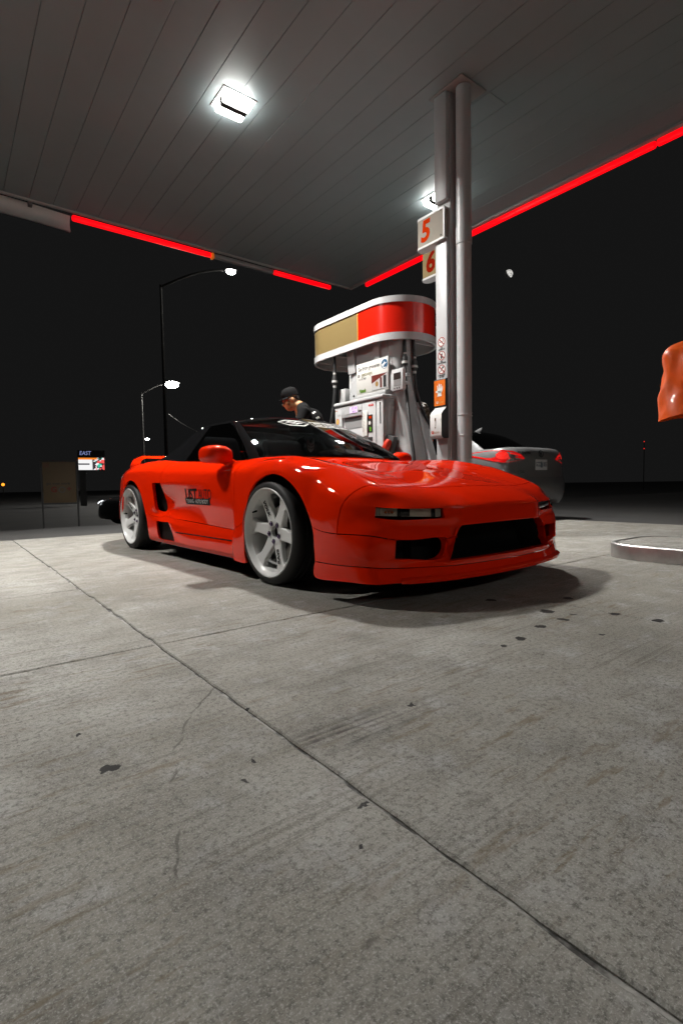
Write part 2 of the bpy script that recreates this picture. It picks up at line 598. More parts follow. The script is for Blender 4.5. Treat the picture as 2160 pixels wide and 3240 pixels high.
build('amber_end_cap', MB().box(3.935, 3.985, 8.74, 8.84, -.11, -.005), mat('amber_cap', (.8, .22, .02), .4, emit=.25, ecol=(1, .25, .02)), canopy, smooth=40, bevel=.02)
# bowed grey fascia panel at the left
mb = MB()
P0, P1 = [], []
for i in range(25):
    x = 1.70 - i * .42
    sag = .015 * math.sin(i * .9) - .02 * math.exp(-i * .6)
    P0.append([(x, 8.80 + .05 * math.sin(j / 6 * math.pi), -.24 + sag + j / 6 * .235) for j in range(7)])
mb.grid(P0)
for i in range(25):
    P1.append([(p[0], p[1] + .03, p[2]) for p in P0[i]][::-1])
mb.grid(P1)
build('bowed_fascia_panel', mb, mat('fascia_panel_grey', (.42, .415, .405), .5, vary=.06, vscale=4), canopy, smooth=60)
for x in (1.15, .45, -.6):
    build('panel_bracket', MB().box(x, x + .05, 8.72, 8.80, -.06, -.004), DARKGAP, canopy)

# ------------------------------------------------------------------ canopy lights
HOUS = mat('lamp_housing', (.30, .30, .29), .5)
LENS = mat('lamp_lens', (.9, .9, .9), .3, emit=30, ecol=(1.0, .975, .92))
LSIDE = mat('lamp_lens_side', (.8, .8, .8), .4, emit=58, ecol=(1.0, .985, .93))
def canopy_light(x, y, label, power=1.0):
    t = thing('canopy_light', label, 'light', (x, y, CZ), 0, 'square canopy lights')
    build('housing', MB().box(-.19, .19, -.17, .17, -.010, -.002), HOUS, t)
    build('gap_dark_bar', MB().box(-.143, .143, -.034, .034, -.080, -.0105), mat('gap_bar_dark', (.03, .03, .03), .8, spec=.05), t)  # added dark bar that keeps the gap between the lit lenses dark
    for dy in (-.088, .088):
        l = build('light_lens', MB().box(-.140, .140, -.040 + dy, .040 + dy, -.0835, -.081), LENS, t)
        ld = bpy.data.lights.new('lamp', 'AREA')
        ld.shape = 'RECTANGLE'
        ld.size, ld.size_y = .28, .08
        ld.energy = LAMP_W * power
        ld.color = (1.0, .975, .925)
        ld.spread = math.radians(140)
        lo = bpy.data.objects.new('lamp', ld)
        COL.objects.link(lo)
        lo.parent = t
        lo.location = (0, dy, -.0865)
        build('lens_body', MB().box(-.148, .148, -.047 + dy, .047 + dy, -.0805, -.0105), LSIDE, l, smooth=40, bevel=.006)
    return t
LX = (2.667, 5.9, -.57)
for i, x in enumerate(LX):
    canopy_light(x, 5.265, ['bright square twin-lens canopy light above the red car', 'bright canopy light half hidden behind the grey column', 'square canopy light over the lane left of the red car'][i], (1.0, 1.0, .62)[i])
for i, x in enumerate(LX):
    canopy_light(x, -7.0, ['square canopy light over the front lane behind the camera', 'square canopy light over the right lane behind the camera', 'square canopy light over the left lane behind the camera'][i], .4)

# ================================================================== RED SPORTS CAR
PAINT = mat('red_paint', (.87, .021, .0008), .45, coat=1.0, coat_rough=.012, spec=.0, coat_ior=1.34)
BLACKP = mat('black_gloss_paint', (.005, .005, .0055), .4, coat=.9, coat_rough=.02, spec=.0, coat_ior=1.36)
PLASTIC = mat('black_plastic', (.007, .007, .007), .7, spec=.15)
RUBBER = mat('tyre_rubber', (.014, .014, .0145), .62, vary=.25, vscale=20)
WHITEW = mat('white_wheel_enamel', (.88, .88, .87), .28, coat=.6)
CHROME = mat('chrome', (.75, .75, .75), .12, metal=1)
DARKM = mat('dark_cast_metal', (.09, .09, .09), .45, metal=.8)
ROTOR = mat('brake_steel', (.32, .31, .30), .35, metal=1)
NEOC = mat('oil_slick_nut', (.10, .07, .13), .15, metal=1)
CARGLASS = glass_mat('car_glass', (.36, .365, .37), 1.52)
WHITEV = mat('white_vinyl', (.75, .75, .73), .5)
BLACKV = mat('black_vinyl', (.008, .008, .008), .7, spec=.1)

car = thing('sports_car', 'low glossy red two-door sports car with black roof and white six-spoke wheels at the pump', 'car', (2.41, 2.73, 0), math.radians(2.04 - 90))

class Cage:
    """control cage whose subdivided surface passes through the given points"""
    def __init__(s):
        s.id, s.P, s.faces, s.part, s.crease = {}, [], [], [], {}
    def v(s, key, p):
        s.id[key] = len(s.P)
        s.P.append(p)
    def q(s, part, *keys):
        if all(k in s.id for k in keys):
            f = [s.id[k] for k in keys]
            g = []
            for i in f:
                if i not in g:
                    g.append(i)
            if len(g) > 2:
                s.faces.append(g)
                s.part.append(part)
    def cr(s, a, b, w):
        if a in s.id and b in s.id:
            s.crease[frozenset((s.id[a], s.id[b]))] = w
    def solve(s, levels=3, iters=4):
        parts = sorted(set(s.part))
        pi = {p: i for i, p in enumerate(parts)}
        H = np.array(s.P, float)
        n0 = len(H)
        mid = np.abs(H[:, 1]) < 1e-6
        mir = np.zeros(n0, int)
        ext = []
        for i in range(n0):
            if mid[i]:
                mir[i] = i
            else:
                mir[i] = n0 + len(ext)
                ext.append(i)
        flip = np.array([1, -1, 1.])
        faces = [list(f) for f in s.faces] + [[int(mir[i]) for i in f][::-1] for f in s.faces]
        fp = [pi[p] for p in s.part] * 2
        cre = dict(s.crease)
        for k, w in s.crease.items():
            cre[frozenset(int(mir[i]) for i in k)] = w
        full = lambda h: np.vstack([h, h[ext] * flip])
        me = bpy.data.meshes.new('cage')
        me.from_pydata([tuple(p) for p in full(H)], [], faces)
        me.polygons.foreach_set('material_index', fp)
        for i in range(len(parts)):
            me.materials.append(None)
        at = me.attributes.new('crease_edge', 'FLOAT', 'EDGE')
        at.data.foreach_set('value', [cre.get(frozenset(e.vertices), 0.) for e in me.edges])
        o = bpy.data.objects.new('cage', me)
        COL.objects.link(o)
        md = o.modifiers.new('s', 'SUBSURF')
        md.levels = 2
        md.use_limit_surface = True
        C = H.copy()
        for it in range(iters):
            me.vertices.foreach_set('co', full(C).ravel())
            me.update()
            ev = o.evaluated_get(bpy.context.evaluated_depsgraph_get()).data
            L = np.empty(len(ev.vertices) * 3)
            ev.vertices.foreach_get('co', L)
            d = H - L.reshape(-1, 3)[:n0]
            d[mid, 1] = 0
            C += .85 * d
        md.levels = levels
        me.vertices.foreach_set('co', full(C).ravel())
        me.update()
        ev = o.evaluated_get(bpy.context.evaluated_depsgraph_get()).data
        V = np.empty(len(ev.vertices) * 3)
        ev.vertices.foreach_get('co', V)
        V = V.reshape(-1, 3).copy()
        out = {p: [] for p in parts}
        for p in ev.polygons:
            out[parts[p.material_index]].append(tuple(p.vertices))
        bpy.data.objects.remove(o)
        allf = [f for fs in out.values() for f in fs]
        N = vnormals(V, allf)
        if N[np.argmax(V[:, 2]), 2] < 0:
            N = -N
            out = {k: [f[::-1] for f in v] for k, v in out.items()}
        return V, N, out

def vnormals(V, faces):
    N = np.zeros_like(V)
    for f in faces:
        a, b, c = V[f[0]], V[f[1]], V[f[2]]
        d = V[f[3]] if len(f) > 3 else V[f[0]]
        n = np.cross(c - a, d - b) if len(f) > 3 else np.cross(b - a, c - a)
        for i in f:
            N[i] += n
    L = np.linalg.norm(N, axis=1)
    L[L == 0] = 1
    return N / L[:, None]

def panel(name, V, N, faces, m, parent, gap=.0016, depth=.014, side=0):
    """cut one body panel out of the shell: drawn back from its neighbours by the shut gap, edges turned in"""
    if side:
        faces = [f for f in faces if sum(V[i][1] for i in f) * side > 0]
    used = sorted({i for f in faces for i in f})
    ix = {i: k for k, i in enumerate(used)}
    P = V[used].copy()
    Nn = N[used]
    Fs = [tuple(ix[i] for i in f) for f in faces]
    ec = {}
    for f in Fs:
        for a, b in zip(f, f[1:] + f[:1]):
            ec.setdefault(frozenset((a, b)), []).append((a, b))
    bd = [e[0] for e in ec.values() if len(e) == 1]
    fc = [P[list(f)].mean(0) for f in Fs]
    ef = {}
    for k, f in enumerate(Fs):
        for i in f:
            ef.setdefault(i, []).append(k)
    bset = sorted({i for e in bd for i in e})
    P2 = P.copy()
    for i in bset:
        d = np.mean([fc[k] for k in ef[i]], axis=0) - P[i]
        L = np.linalg.norm(d)
        if L > 1e-9:
            P2[i] = P[i] + d / L * min(gap, L * .6)
    vs = [tuple(p) for p in P2]
    inn = {}
    for i in bset:
        inn[i] = len(vs)
        vs.append(tuple(P2[i] - Nn[i] * depth))
    fs = list(Fs) + [(a, inn[a], inn[b], b)[::-1] for a, b in bd]
    me = bpy.data.meshes.new(name)
    me.from_pydata(vs, [], fs)
    me.polygons.foreach_set('use_smooth', [True] * len(me.polygons))
    me.set_sharp_from_angle(angle=math.radians(38))
    return link(name, me, m, parent)

def car_shell():
    c = Cage()
    # --- front columns, rows bottom to crest
    FR = {
     'F0': [(1.075,0,.085),(1.05,0,.150),(1.052,0,.195),(1.05,0,.235),(1.048,0,.30),(1.043,0,.379),(1.040,0,.425),(1.034,0,.468),(1.016,0,.487)],
     'F1': [(1.066,.22,.085),(1.042,.22,.150),(1.044,.22,.195),(1.042,.22,.235),(1.040,.22,.30),(1.036,.21,.378),(1.033,.19,.425),(1.027,.20,.468),(1.008,.20,.487)],
     'F2': [(1.035,.46,.085),(1.015,.46,.152),(1.016,.482,.194),(1.016,.46,.235),(1.017,.42,.30),(1.016,.372,.374),(1.014,.362,.420),(1.009,.358,.468),(.985,.362,.488)],
     'F3': [(1.000,.585,.082),(.975,.575,.155),(.975,.545,.198),(.985,.478,.228),(.985,.452,.288),(.975,.44,.37),(.972,.455,.414),(.962,.455,.464),(.935,.48,.487)],
     'F4': [(.955,.70,.080),(.935,.69,.158),(.935,.68,.203),(.952,.635,.234),(.954,.615,.293),(.945,.61,.37),(.940,.625,.414),(.928,.62,.467),(.900,.60,.50)],
     'F5': [(.905,.795,.078),(.890,.785,.162),(.892,.785,.212),(.915,.752,.242),(.915,.742,.298),(.905,.735,.372),(.900,.74,.418),(.886,.73,.473),(.862,.675,.515)],
     'F6': [(.845,.865,.077),(.835,.86,.168),(.838,.862,.222),(.84,.86,.26),(.845,.85,.325),(.85,.83,.385),(.845,.815,.43),(.835,.80,.48),(.812,.745,.535)],
     'S0': [(.66,.908,.076),(.66,.904,.182),(.662,.906,.235),(.664,.906,.275),(.666,.905,.355),(.672,.904,.41),(.69,.900,.465),(.715,.877,.525),(.742,.785,.578)],
    }
    for n in FR:
        dz = (.035, .026, .008, -.012, .024, 0, 0, 0, 0)
        if n == 'S0':
            dz = (.034, .010, 0, 0, -.008, 0, 0, 0, 0)
        FR[n] = [(p[0], p[1], p[2] + d) for p, d in zip(FR[n], dz)]
    def side(x, arr):
        return [None if a is None else ((x if len(a) == 2 else a[0]), a[-2], a[-1]) for a in arr]
    N4 = [None] * 4
    SD = [
     ('S1', side(.475, [(.478,.906,.106),(.478,.906,.192),(.476,.906,.24),(.474,.907,.28),(.462,.908,.372),(.472,.908,.44),(.482,.898,.52),(.495,.868,.605),(.51,.782,.660)])),
     ('S2', side(.40, N4 + [(.380,.912,.520),(.392,.910,.555),(.40,.892,.605),(.405,.86,.655),(.41,.782,.693)])),
     ('S3', side(.25, N4 + [(.245,.914,.622),(.25,.910,.645),(.25,.892,.675),(.25,.86,.708),(.25,.782,.727)])),
     ('S4', side(.095, N4 + [(.095,.914,.658),(.095,.910,.680),(.095,.893,.706),(.095,.86,.735),(.095,.782,.752)])),
     ('S5', side(-.06, N4 + [(-.058,.912,.628),(-.06,.908,.656),(-.06,.893,.692),(-.06,.86,.735),(-.06,.782,.760)])),
     ('S6', side(-.185, N4 + [(-.182,.908,.548),(-.185,.905,.590),(-.185,.893,.655),(-.185,.86,.722),(-.185,.78,.762)])),
     ('S7', side(-.285, [(-.268,.904,.10),(-.268,.905,.14),(-.268,.906,.20),(-.268,.906,.26),(-.262,.904,.375),(-.275,.900,.46),(-.285,.892,.625),(-.285,.858,.712),(-.285,.778,.764)])),
     ('S7b', side(-.415, [(.903,.103),(.904,.14),(.904,.20),(.903,.26),(.893,.31),(.892,.43),(.890,.622),(.856,.712),(.776,.763)])),
     ('S8', side(-.47, [(.868,.105),(.886,.14),(.884,.20),(.877,.26),(.868,.30),(.885,.42),(.888,.620),(.856,.713),(.775,.763)])),
     ('S9', side(-.80, [(.868,.107),(.886,.14),(.884,.205),(.877,.265),(.864,.31),(.875,.42),(.892,.622),(.858,.715),(.778,.766)])),
     ('S10', side(-1.18, [(.868,.108),(.886,.14),(.884,.205),(.877,.27),(.862,.322),(.848,.42),(.894,.626),(.862,.722),(.784,.782)])),
     ('S11', side(-1.52, [(-1.45,.868,.109),(-1.455,.888,.148),(-1.49,.890,.215),(-1.565,.892,.30),(-1.54,.864,.332),(-1.53,.815,.41),(.896,.630),(.866,.728),(.786,.799)])),
     ('S12', side(-1.68, [(-1.62,.87,.112),(-1.62,.890,.148),(-1.65,.893,.215),(-1.69,.896,.30),(-1.70,.872,.336),(-1.765,.815,.40),(-1.715,.897,.630),(-1.68,.870,.735),(-1.67,.788,.808)])),
     ('S13', side(-1.87, [(-1.80,.872,.115),(-1.79,.892,.15),(-1.815,.896,.215),(-1.825,.898,.30),(-1.85,.894,.338),(-1.84,.898,.40),(-1.885,.902,.628),(-1.88,.884,.745),(-1.87,.79,.819)])),
     ('S14', side(-2.0, [(-2.005,.885,.125),(-2.010,.898,.16),(-2.022,.903,.215),(-2.035,.905,.30),(-2.062,.910,.375),(-2.03,.908,.46),(-2.0,.910,.640),(-1.99,.890,.752),(-1.985,.792,.822)])),
     ('S15', side(-2.13, N4 + [(-2.138,.914,.520),(-2.12,.914,.565),(-2.12,.912,.655),(-2.12,.892,.757),(-2.12,.793,.824)])),
     ('S16', side(-2.25, N4 + [(-2.262,.916,.622),(-2.26,.916,.650),(-2.255,.913,.700),(-2.25,.892,.762),(-2.25,.793,.824)])),
     ('S17', side(-2.41, N4 + [(-2.415,.916,.660),(-2.415,.915,.685),(-2.41,.912,.718),(-2.41,.888,.764),(-2.41,.79,.821)])),
     ('S18', side(-2.56, N4 + [(-2.57,.914,.626),(-2.57,.912,.655),(-2.56,.907,.700),(-2.56,.880,.757),(-2.56,.785,.816)])),
     ('S19', side(-2.68, N4 + [(-2.695,.908,.522),(-2.69,.904,.572),(-2.69,.896,.665),(-2.68,.866,.748),(-2.68,.775,.810)])),
     ('S20', side(-2.80, [(-2.80,.87,.15),(-2.80,.885,.19),(-2.795,.892,.24),(-2.79,.895,.30),(-2.768,.896,.385),(-2.80,.888,.47),(-2.80,.878,.640),(-2.80,.846,.738),(-2.80,.765,.804)])),
     ('S21', side(-3.05, [(.80,.18),(.82,.21),(.835,.26),(.84,.31),(.84,.39),(.832,.47),(.818,.635),(.785,.728),(.715,.796)])),
     ('S22', side(-3.28, [(.66,.20),(.69,.23),(.71,.27),(.715,.32),(.712,.40),(.70,.48),(.685,.64),(.66,.725),(.62,.788)])),
    ]
    RZ = [.21, .24, .28, .33, .41, .49, .645, .728, .786]
    RR = {}
    for n, y in zip(['R1', 'R2', 'R3', 'R4', 'R5', 'R6'], [.52, .42, .31, .21, .1, 0]):
        RR[n] = [(-3.365 - .03 * (1 - (y / .52) ** 2) + .0 * z, y, z) for z in RZ]
    order = ['F0', 'F1', 'F2', 'F3', 'F4', 'F5', 'F6', 'S0'] + [n for n, _ in SD] + list(RR)
    cols = dict(FR)
    cols.update(dict(SD))
    cols.update(RR)
    for n in order:
        for r, p in enumerate(cols[n]):
            if p is not None:
                c.v((n, r), p)
    # --- top grid
    ks = ['F5', 'F4', 'F3', 'F2', 'F1', 'F0']
    tops = {}
    hood = ['S0', 'S1', 'S2', 'S3', 'S4', 'S5', 'S6', 'S7', 'S7b']
    yk = {'S0': (.695, .60, .47, .335, .18, 0), 'def': (.715, .595, .465, .33, .17, 0)}
    zc = {'S0': (.583, .577, .571, .568, .570, .572), 'S1': (.671, .655, .640, .634, .636, .638), 'S2': (.702, .688, .672, .663, .664, .667), 'S3': (.738, .722, .705, .697, .699, .702),
          'S4': (.764, .750, .733, .724, .727, .730), 'S5': (.775, .764, .750, .743, .746, .749), 'S6': (.777, .769, .759, .754, .757, .760), 'S7': (.778, .773, .767, .764, .767, .769), 'S7b': (.777, .780, .784, .787, .790, .791)}
    xo = {'S0': (.758, .785, .812, .835, .85, .855), 'S1': (.525, .545, .56, .572, .58, .582), 'S2': (.42, .43, .44, .45, .455, .457), 'S7': (-.275, -.255, -.235, -.22, -.21, -.205), 'S7b': (-.40, -.37, -.335, -.305, -.285, -.275)}
    for n in hood:
        x = cols[n][8][0]
        for k in range(6):
            tops[(n, k)] = ((xo[n][k] if n in xo else x + .004 * k), yk.get(n, yk['def'])[k], zc[n][k])
    for n in ['S8', 'S9', 'S10', 'S11', 'S12', 'S13', 'S14', 'S15', 'S16', 'S17', 'S18', 'S19', 'S20', 'S21', 'S22']:
        x, y, z = cols[n][8]
        for k in range(6):
            if k == 0 or n in ('S16', 'S17', 'S18', 'S19', 'S20', 'S21', 'S22'):
                yy = (y - .07) * (1 - k / 5)
                tops[(n, k)] = (x - .012 * k, yy, z + .012 + .008 * min(k, 3))
    for (n, k), p in tops.items():
        c.v(('T', n, k), p)
    # the front and rear rims of the top grid are the crests of the front and rear columns
    for k, f in enumerate(ks):
        c.id[('T', 'F6', k)] = c.id[(f, 8)]
    for k, f in enumerate(['R1', 'R2', 'R3', 'R4', 'R5', 'R6']):
        c.id[('T', 'RC', k)] = c.id[(f, 8)]
    OPEN = set()
    for a in ('F0', 'F1'):
        for r in (2, 3, 4):
            OPEN.add((a, r))
    for a in ('F3', 'F4'):
        OPEN.add((a, 3))
    for a in ('F3', 'F4', 'F5'):
        OPEN.add((a, 6))
    OPEN.add(('S12', 5))
    OPEN |= {('S11', 1), ('S11', 2), ('S12', 1), ('S12', 2)}
    def part_of(a, r):
        i = order.index(a)
        if a.startswith('F') or (a == 'S0' and r <= 3):
            return 'front_lip' if r == 0 else ('front_bumper' if r <= 3 else 'nose_panel')
        s = i - order.index('S0')
        n = order[i]
        if n in ('S0', 'S1', 'S2', 'S3', 'S4', 'S5', 'S6'):
            return 'front_fender'
        if n == 'S7':
            return 'side_skirt' if r <= 3 else 'front_fender'
        if n in ('S7b', 'S8', 'S9', 'S10', 'S11'):
            return 'side_skirt' if r <= 3 else 'door'
        if n in ('S12', 'S13') and r <= 3:
            return 'side_skirt'
        if n in ('S12', 'S13', 'S14', 'S15', 'S16', 'S17', 'S18', 'S19'):
            return 'rear_quarter'
        return 'rear_quarter' if (n in ('S20',) ) else 'rear_bumper'
    for i in range(len(order) - 1):
        a, b = order[i], order[i + 1]
        for r in range(8):
            if (a, r) in OPEN:
                continue
            c.q(part_of(a, r), (a, r), (a, r + 1), (b, r + 1), (b, r))
    chain = ['F6', 'S0'] + [n for n, _ in SD] + ['RC']
    for i in range(len(chain) - 1):
        a, b = chain[i], chain[i + 1]
        ka = (lambda n, k: (n, 8) if k < 0 else ('T', n, k))
        for k in range(-1, 5):
            if i == 0:
                part = 'nose_panel'
            elif a in hood and b in hood:
                part = ('headlight_lid' if a in ('S0', 'S1') and k < 2 and k >= -1 else ('front_fender' if k < 0 or (k < 1 and a in ('S2', 'S3', 'S4', 'S5', 'S6', 'S7')) else 'bonnet'))
                if k == -1 and a in ('S0', 'S1'):
                    part = 'front_fender'
            elif b == 'RC' or b == 'S22':
                part = 'rear_bumper' if k < 0 or b == 'RC' else 'rear_deck'
            elif a in ('S16', 'S17', 'S18', 'S19', 'S20') and k >= 1:
                part = 'rear_deck'
            else:
                part = part_of(a, 7)
            if b == 'RC' and k < 0:
                c.q('rear_bumper', ('S22', 8), ('T', 'S22', 0), ('T', 'RC', 0))
                continue
            if a == 'F6' and k < 0:
                c.q(part, ('F6', 8), ('F5', 8), ('T', 'S0', 0), ('S0', 8))
                continue
            c.q(part, ka(a, k), ka(a, k + 1), ka(b, k + 1), ka(b, k))
    # --- inner walls of the openings
    def walls(part, loop, off, w=1.0, corners=(), cw=1.0):
        n = len(loop)
        ks = []
        for j, k in enumerate(loop):
            p = np.array(c.P[c.id[k]])
            key = ('W', part, k)
            o = off(p)
            c.v(key, tuple(o))
            ks.append(key)
        for j in range(n if loop[0] != 'open' else n - 1):
            a, b = loop[j], loop[(j + 1) % n]
            if abs(c.P[c.id[a]][1]) < 1e-6 and abs(c.P[c.id[b]][1]) < 1e-6:
                continue
            c.q(part, a, ks[j], ks[(j + 1) % n], b)
            c.cr(a, b, w)
        for j, k in enumerate(loop):
            if j in corners:
                c.cr(k, ks[j], cw)
    def inward(dx, dy=0, sx=1., cz=None, dz=0):
        def f(p):
            return (p[0] + dx, (p[1] + dy) if p[1] > 1e-6 else 0, p[2] + dz)
        return f
    walls('front_bumper', [('F0', 2), ('F1', 2), ('F2', 2), ('F2', 3), ('F2', 4), ('F2', 5), ('F1', 5), ('F0', 5)], inward(-.045, -.002), .95, (2, 5), .9)
    walls('front_bumper', [('F3', 3), ('F4', 3), ('F5', 3), ('F5', 4), ('F4', 4), ('F3', 4)], inward(-.05, .006), .8, (2, 3), .8)
    walls('nose_panel', [('F3', 6), ('F4', 6), ('F5', 6), ('F6', 6), ('F6', 7), ('F5', 7), ('F4', 7), ('F3', 7)], inward(-.022, -.006), 1., (0, 3, 4, 7), 1.)
    walls('rear_quarter', [('S12', 5), ('S13', 5), ('S13', 6), ('S12', 6)], inward(-.015, -.035), .9, (1, 2, 3), .9)
    walls('side_skirt', [('S11', 1), ('S12', 1), ('S13', 1), ('S13', 2), ('S13', 3), ('S12', 3), ('S11', 3), ('S11', 2)], inward(-.01, -.025), .9, (0, 2, 4, 6), .9)
    # --- creases: ridge of the nose, feature lines
    for a, b in (('F0', 'F1'), ('F1', 'F2')):
        c.cr((a, 7), (b, 7), .45)
        c.cr((a, 8), (b, 8), .7)
    for r in range(4, 8):
        c.cr(('F2', r), ('F2', r + 1), .55)
    fcols = ['F0', 'F1', 'F2', 'F3', 'F4', 'F5', 'F6', 'S0', 'S1']
    for a, b in zip(fcols, fcols[1:]):
        c.cr((a, 0), (b, 0), 1)
        c.cr((a, 1), (b, 1), .9)
    scols = ['S7b', 'S8', 'S9', 'S10', 'S11', 'S12', 'S13']
    for a, b in zip(scols, scols[1:]):
        c.cr((a, 4), (b, 4), .8)
        c.cr((a, 3), (b, 3), .5)
        c.cr((a, 1), (b, 1), .6)
    for a, b in zip(['S9', 'S10', 'S11', 'S12'], ['S10', 'S11', 'S12', 'S13']):
        c.cr((a, 6), (b, 6), 1.0)
    for r in range(0, 5):
        c.cr(('S7b', r), ('S7b', r + 1), .8)
        c.cr(('S8', r), ('S8', r + 1), .8)
    return c

CV, CN, CF = car_shell().solve()
for nm, both in (('nose_panel', 1), ('front_bumper', 1), ('front_lip', 1), ('bonnet', 1), ('rear_bumper', 1), ('rear_deck', 1), ('front_fender', 0), ('door', 0), ('side_skirt', 0), ('rear_quarter', 0), ('headlight_lid', 0)):
    gp = {'door': .0028, 'headlight_lid': .0036, 'bonnet': .0036, 'front_lip': .0036, 'nose_panel': .0040, 'front_bumper': .0026, 'front_fender': .0026}.get(nm, .0014)
    for sd in ((0,) if both else (-1, 1)):
        panel(nm, CV, CN, CF[nm], PAINT, car, gap=gp, side=sd)
CARBVH = BVHTree.FromPolygons(CV.tolist(), [f for fs in CF.values() for f in fs])

# dark inside of the body: floor, bays, wheel liners and black backs in the openings
mb = MB()
mb.box(-3.2, .86, -.58, .58, .125, .44).box(-1.95, -.33, -.80, .80, .125, .36).box(-3.0, -2.85, -.7, .7, .2, .6)
for sg in (-1, 1):
    mb.add([(-1.95, sg * .84, .37), (-1.66, sg * .765, .37), (-1.66, sg * .80, .66), (-1.95, sg * .84, .66)], [(0, 1, 2, 3)])
    mb.add([(-1.90, sg * .855, .13), (-1.42, sg * .855, .13), (-1.42, sg * .855, .32), (-1.90, sg * .855, .32)], [(0, 1, 2, 3)])
bk = [(.83, -.42), (.80, -.58), (.74, -.68), (.66, -.75), (.50, -.75), (.50, .75), (.66, .75), (.74, .68), (.80, .58), (.83, .42)]
mb.prism(bk, .17, .40)
hl_ = [(.0, .196), (.25, .196), (.485, .192), (.463, .235), (.422, .30), (.374, .374), (.21, .381), (0, .382)]
lp = [(y, z) for y, z in hl_] + [(-y, z) for y, z in hl_[-2:0:-1]]
n = len(lp)
mb.add([(.972, y, z) for y, z in lp] + [(.86, y * .84, z) for y, z in lp], [(k, (k + 1) % n, n + (k + 1) % n, n + k) for k in range(n)] + [tuple(range(n, 2 * n))])  # black mouth tub put in for the shade of the deep opening
for xc, R in ((.095, .405), (-2.415, .40)):
    for sgn in (-1, 1):
        ys = (sgn * .895, sgn * .58)
        arc = [(xc + R * math.cos(a), .29 + (R - .02) * math.sin(a)) for a in np.linspace(-.25, math.pi + .25, 22)]
        vs = [(x, y, z) for y in ys for x, z in arc]
        n = len(arc)
        mb.add(vs, [(i, i + 1, n + i + 1, n + i) for i in range(n - 1)])
        mb.add([(x, ys[1], z) for x, z in arc], [tuple(range(n))])
build('underbody', mb, PLASTIC, car)

# ------------------------------------------------------------------ roof and glass
def greenhouse():
    c = Cage()
    K = {
     'g0': [(-.475,.762,.757),(-.455,.748,.765),(-.405,.690,.778),(-.325,.46,.786),(-.275,.23,.790),(-.258,0,.791)],
     'g1': [(-.72,.768,.762),(-.70,.672,.930),(-.655,.625,.942),(-.575,.42,.962),(-.525,.21,.970),(-.51,0,.972)],
     'g2': [(-1.0,.776,.770),(-.985,.585,1.062),(-.945,.545,1.080),(-.88,.38,1.108),(-.845,.19,1.121),(-.835,0,1.124)],
     'g2b': [(-1.15,.780,.776),(-1.11,.568,1.086),(-1.07,.530,1.101),(-1.01,.38,1.127),(-.98,.19,1.138),(-.97,0,1.141)],
     'g3': [(-1.45,.784,.792),(-1.42,.560,1.094),(-1.40,.520,1.108),(-1.38,.38,1.131),(-1.36,.19,1.143),(-1.35,0,1.146)],
     'g4': [(-1.70,.785,.806),(-1.68,.568,1.068),(-1.67,.528,1.082),(-1.66,.38,1.103),(-1.65,.19,1.114),(-1.64,0,1.117)],
     'g5': [(-1.95,.772,.818),(-1.93,.595,.985),(-1.93,.552,1.000),(-1.94,.39,1.020),(-1.95,.19,1.033),(-1.95,0,1.037)],
     'g6': [(-2.20,.735,.826),(-2.19,.640,.892),(-2.20,.60,.906),(-2.22,.40,.925),(-2.23,.19,.936),(-2.23,0,.940)],
     'g7': [(-2.42,.70,.828),(-2.42,.665,.845),(-2.43,.62,.853),(-2.46,.41,.866),(-2.48,.2,.874),(-2.48,0,.877)],
     'g8': [(-2.66,.64,.825),(-2.67,.60,.832),(-2.68,.56,.836),(-2.70,.40,.840),(-2.72,.2,.842),(-2.72,0,.843)],
    }
    names = list(K)
    for n in names:
        for k, p in enumerate(K[n]):
            c.v((n, k), p)
    for a, b in zip(names, names[1:]):
        for k in range(5):
            if k == 0:
                part = 'side_window' if a in ('g0', 'g1', 'g2', 'g2b') else ('quarter_window' if a in ('g3', 'g4') else 'roof')
            elif k == 1:
                part = 'roof'
            else:
                part = 'windscreen' if a in ('g0', 'g1') else ('rear_window' if a in ('g4', 'g5', 'g6') else 'roof')
            c.q(part, (a, k), (a, k + 1), (b, k + 1), (b, k))
        c.cr((a, 1), (b, 1), .35)
        c.cr((a, 2), (b, 2), .35)
    c.cr(('g2', 1), ('g2', 2), .0)
    return c
GV, GN, GF = greenhouse().solve(levels=3)
# the roof's two sides below the glass line belong to one black shell
for nm, m, sides in (('roof', BLACKP, (0,)), ('windscreen', CARGLASS, (0,)), ('rear_window', CARGLASS, (0,)), ('side_window', CARGLASS, (-1, 1)), ('quarter_window', BLACKP, (-1, 1))):
    for sd in sides:
        panel(nm, GV, GN, GF[nm], m, car, gap=.003 if nm != 'roof' else .0008, depth=.006 if m is CARGLASS else .02, side=sd)
GLBVH = BVHTree.FromPolygons(GV.tolist(), [f for fs in GF.values() for f in fs])

def drape(o, bvh, axis, lift=.0012, start=3.0):
    """press a flat cut-out (already in car coordinates) onto the surface along an axis"""
    for v in o.data.vertices:
        p = v.co.copy()
        src = p - axis * start
        hit = bvh.ray_cast(src, axis)
        if hit[0] is not None:
            v.co = hit[0] - axis * lift
def subdiv_long(o, mx):
    bm = bmesh.new()
    bm.from_mesh(o.data)
    for _ in range(4):
        es = [e for e in bm.edges if e.calc_length() > mx]
        if not es:
            break
        bmesh.ops.subdivide_edges(bm, edges=es, cuts=1)
    bmesh.ops.triangulate(bm, faces=bm.faces)
    bm.to_mesh(o.data)
    bm.free()

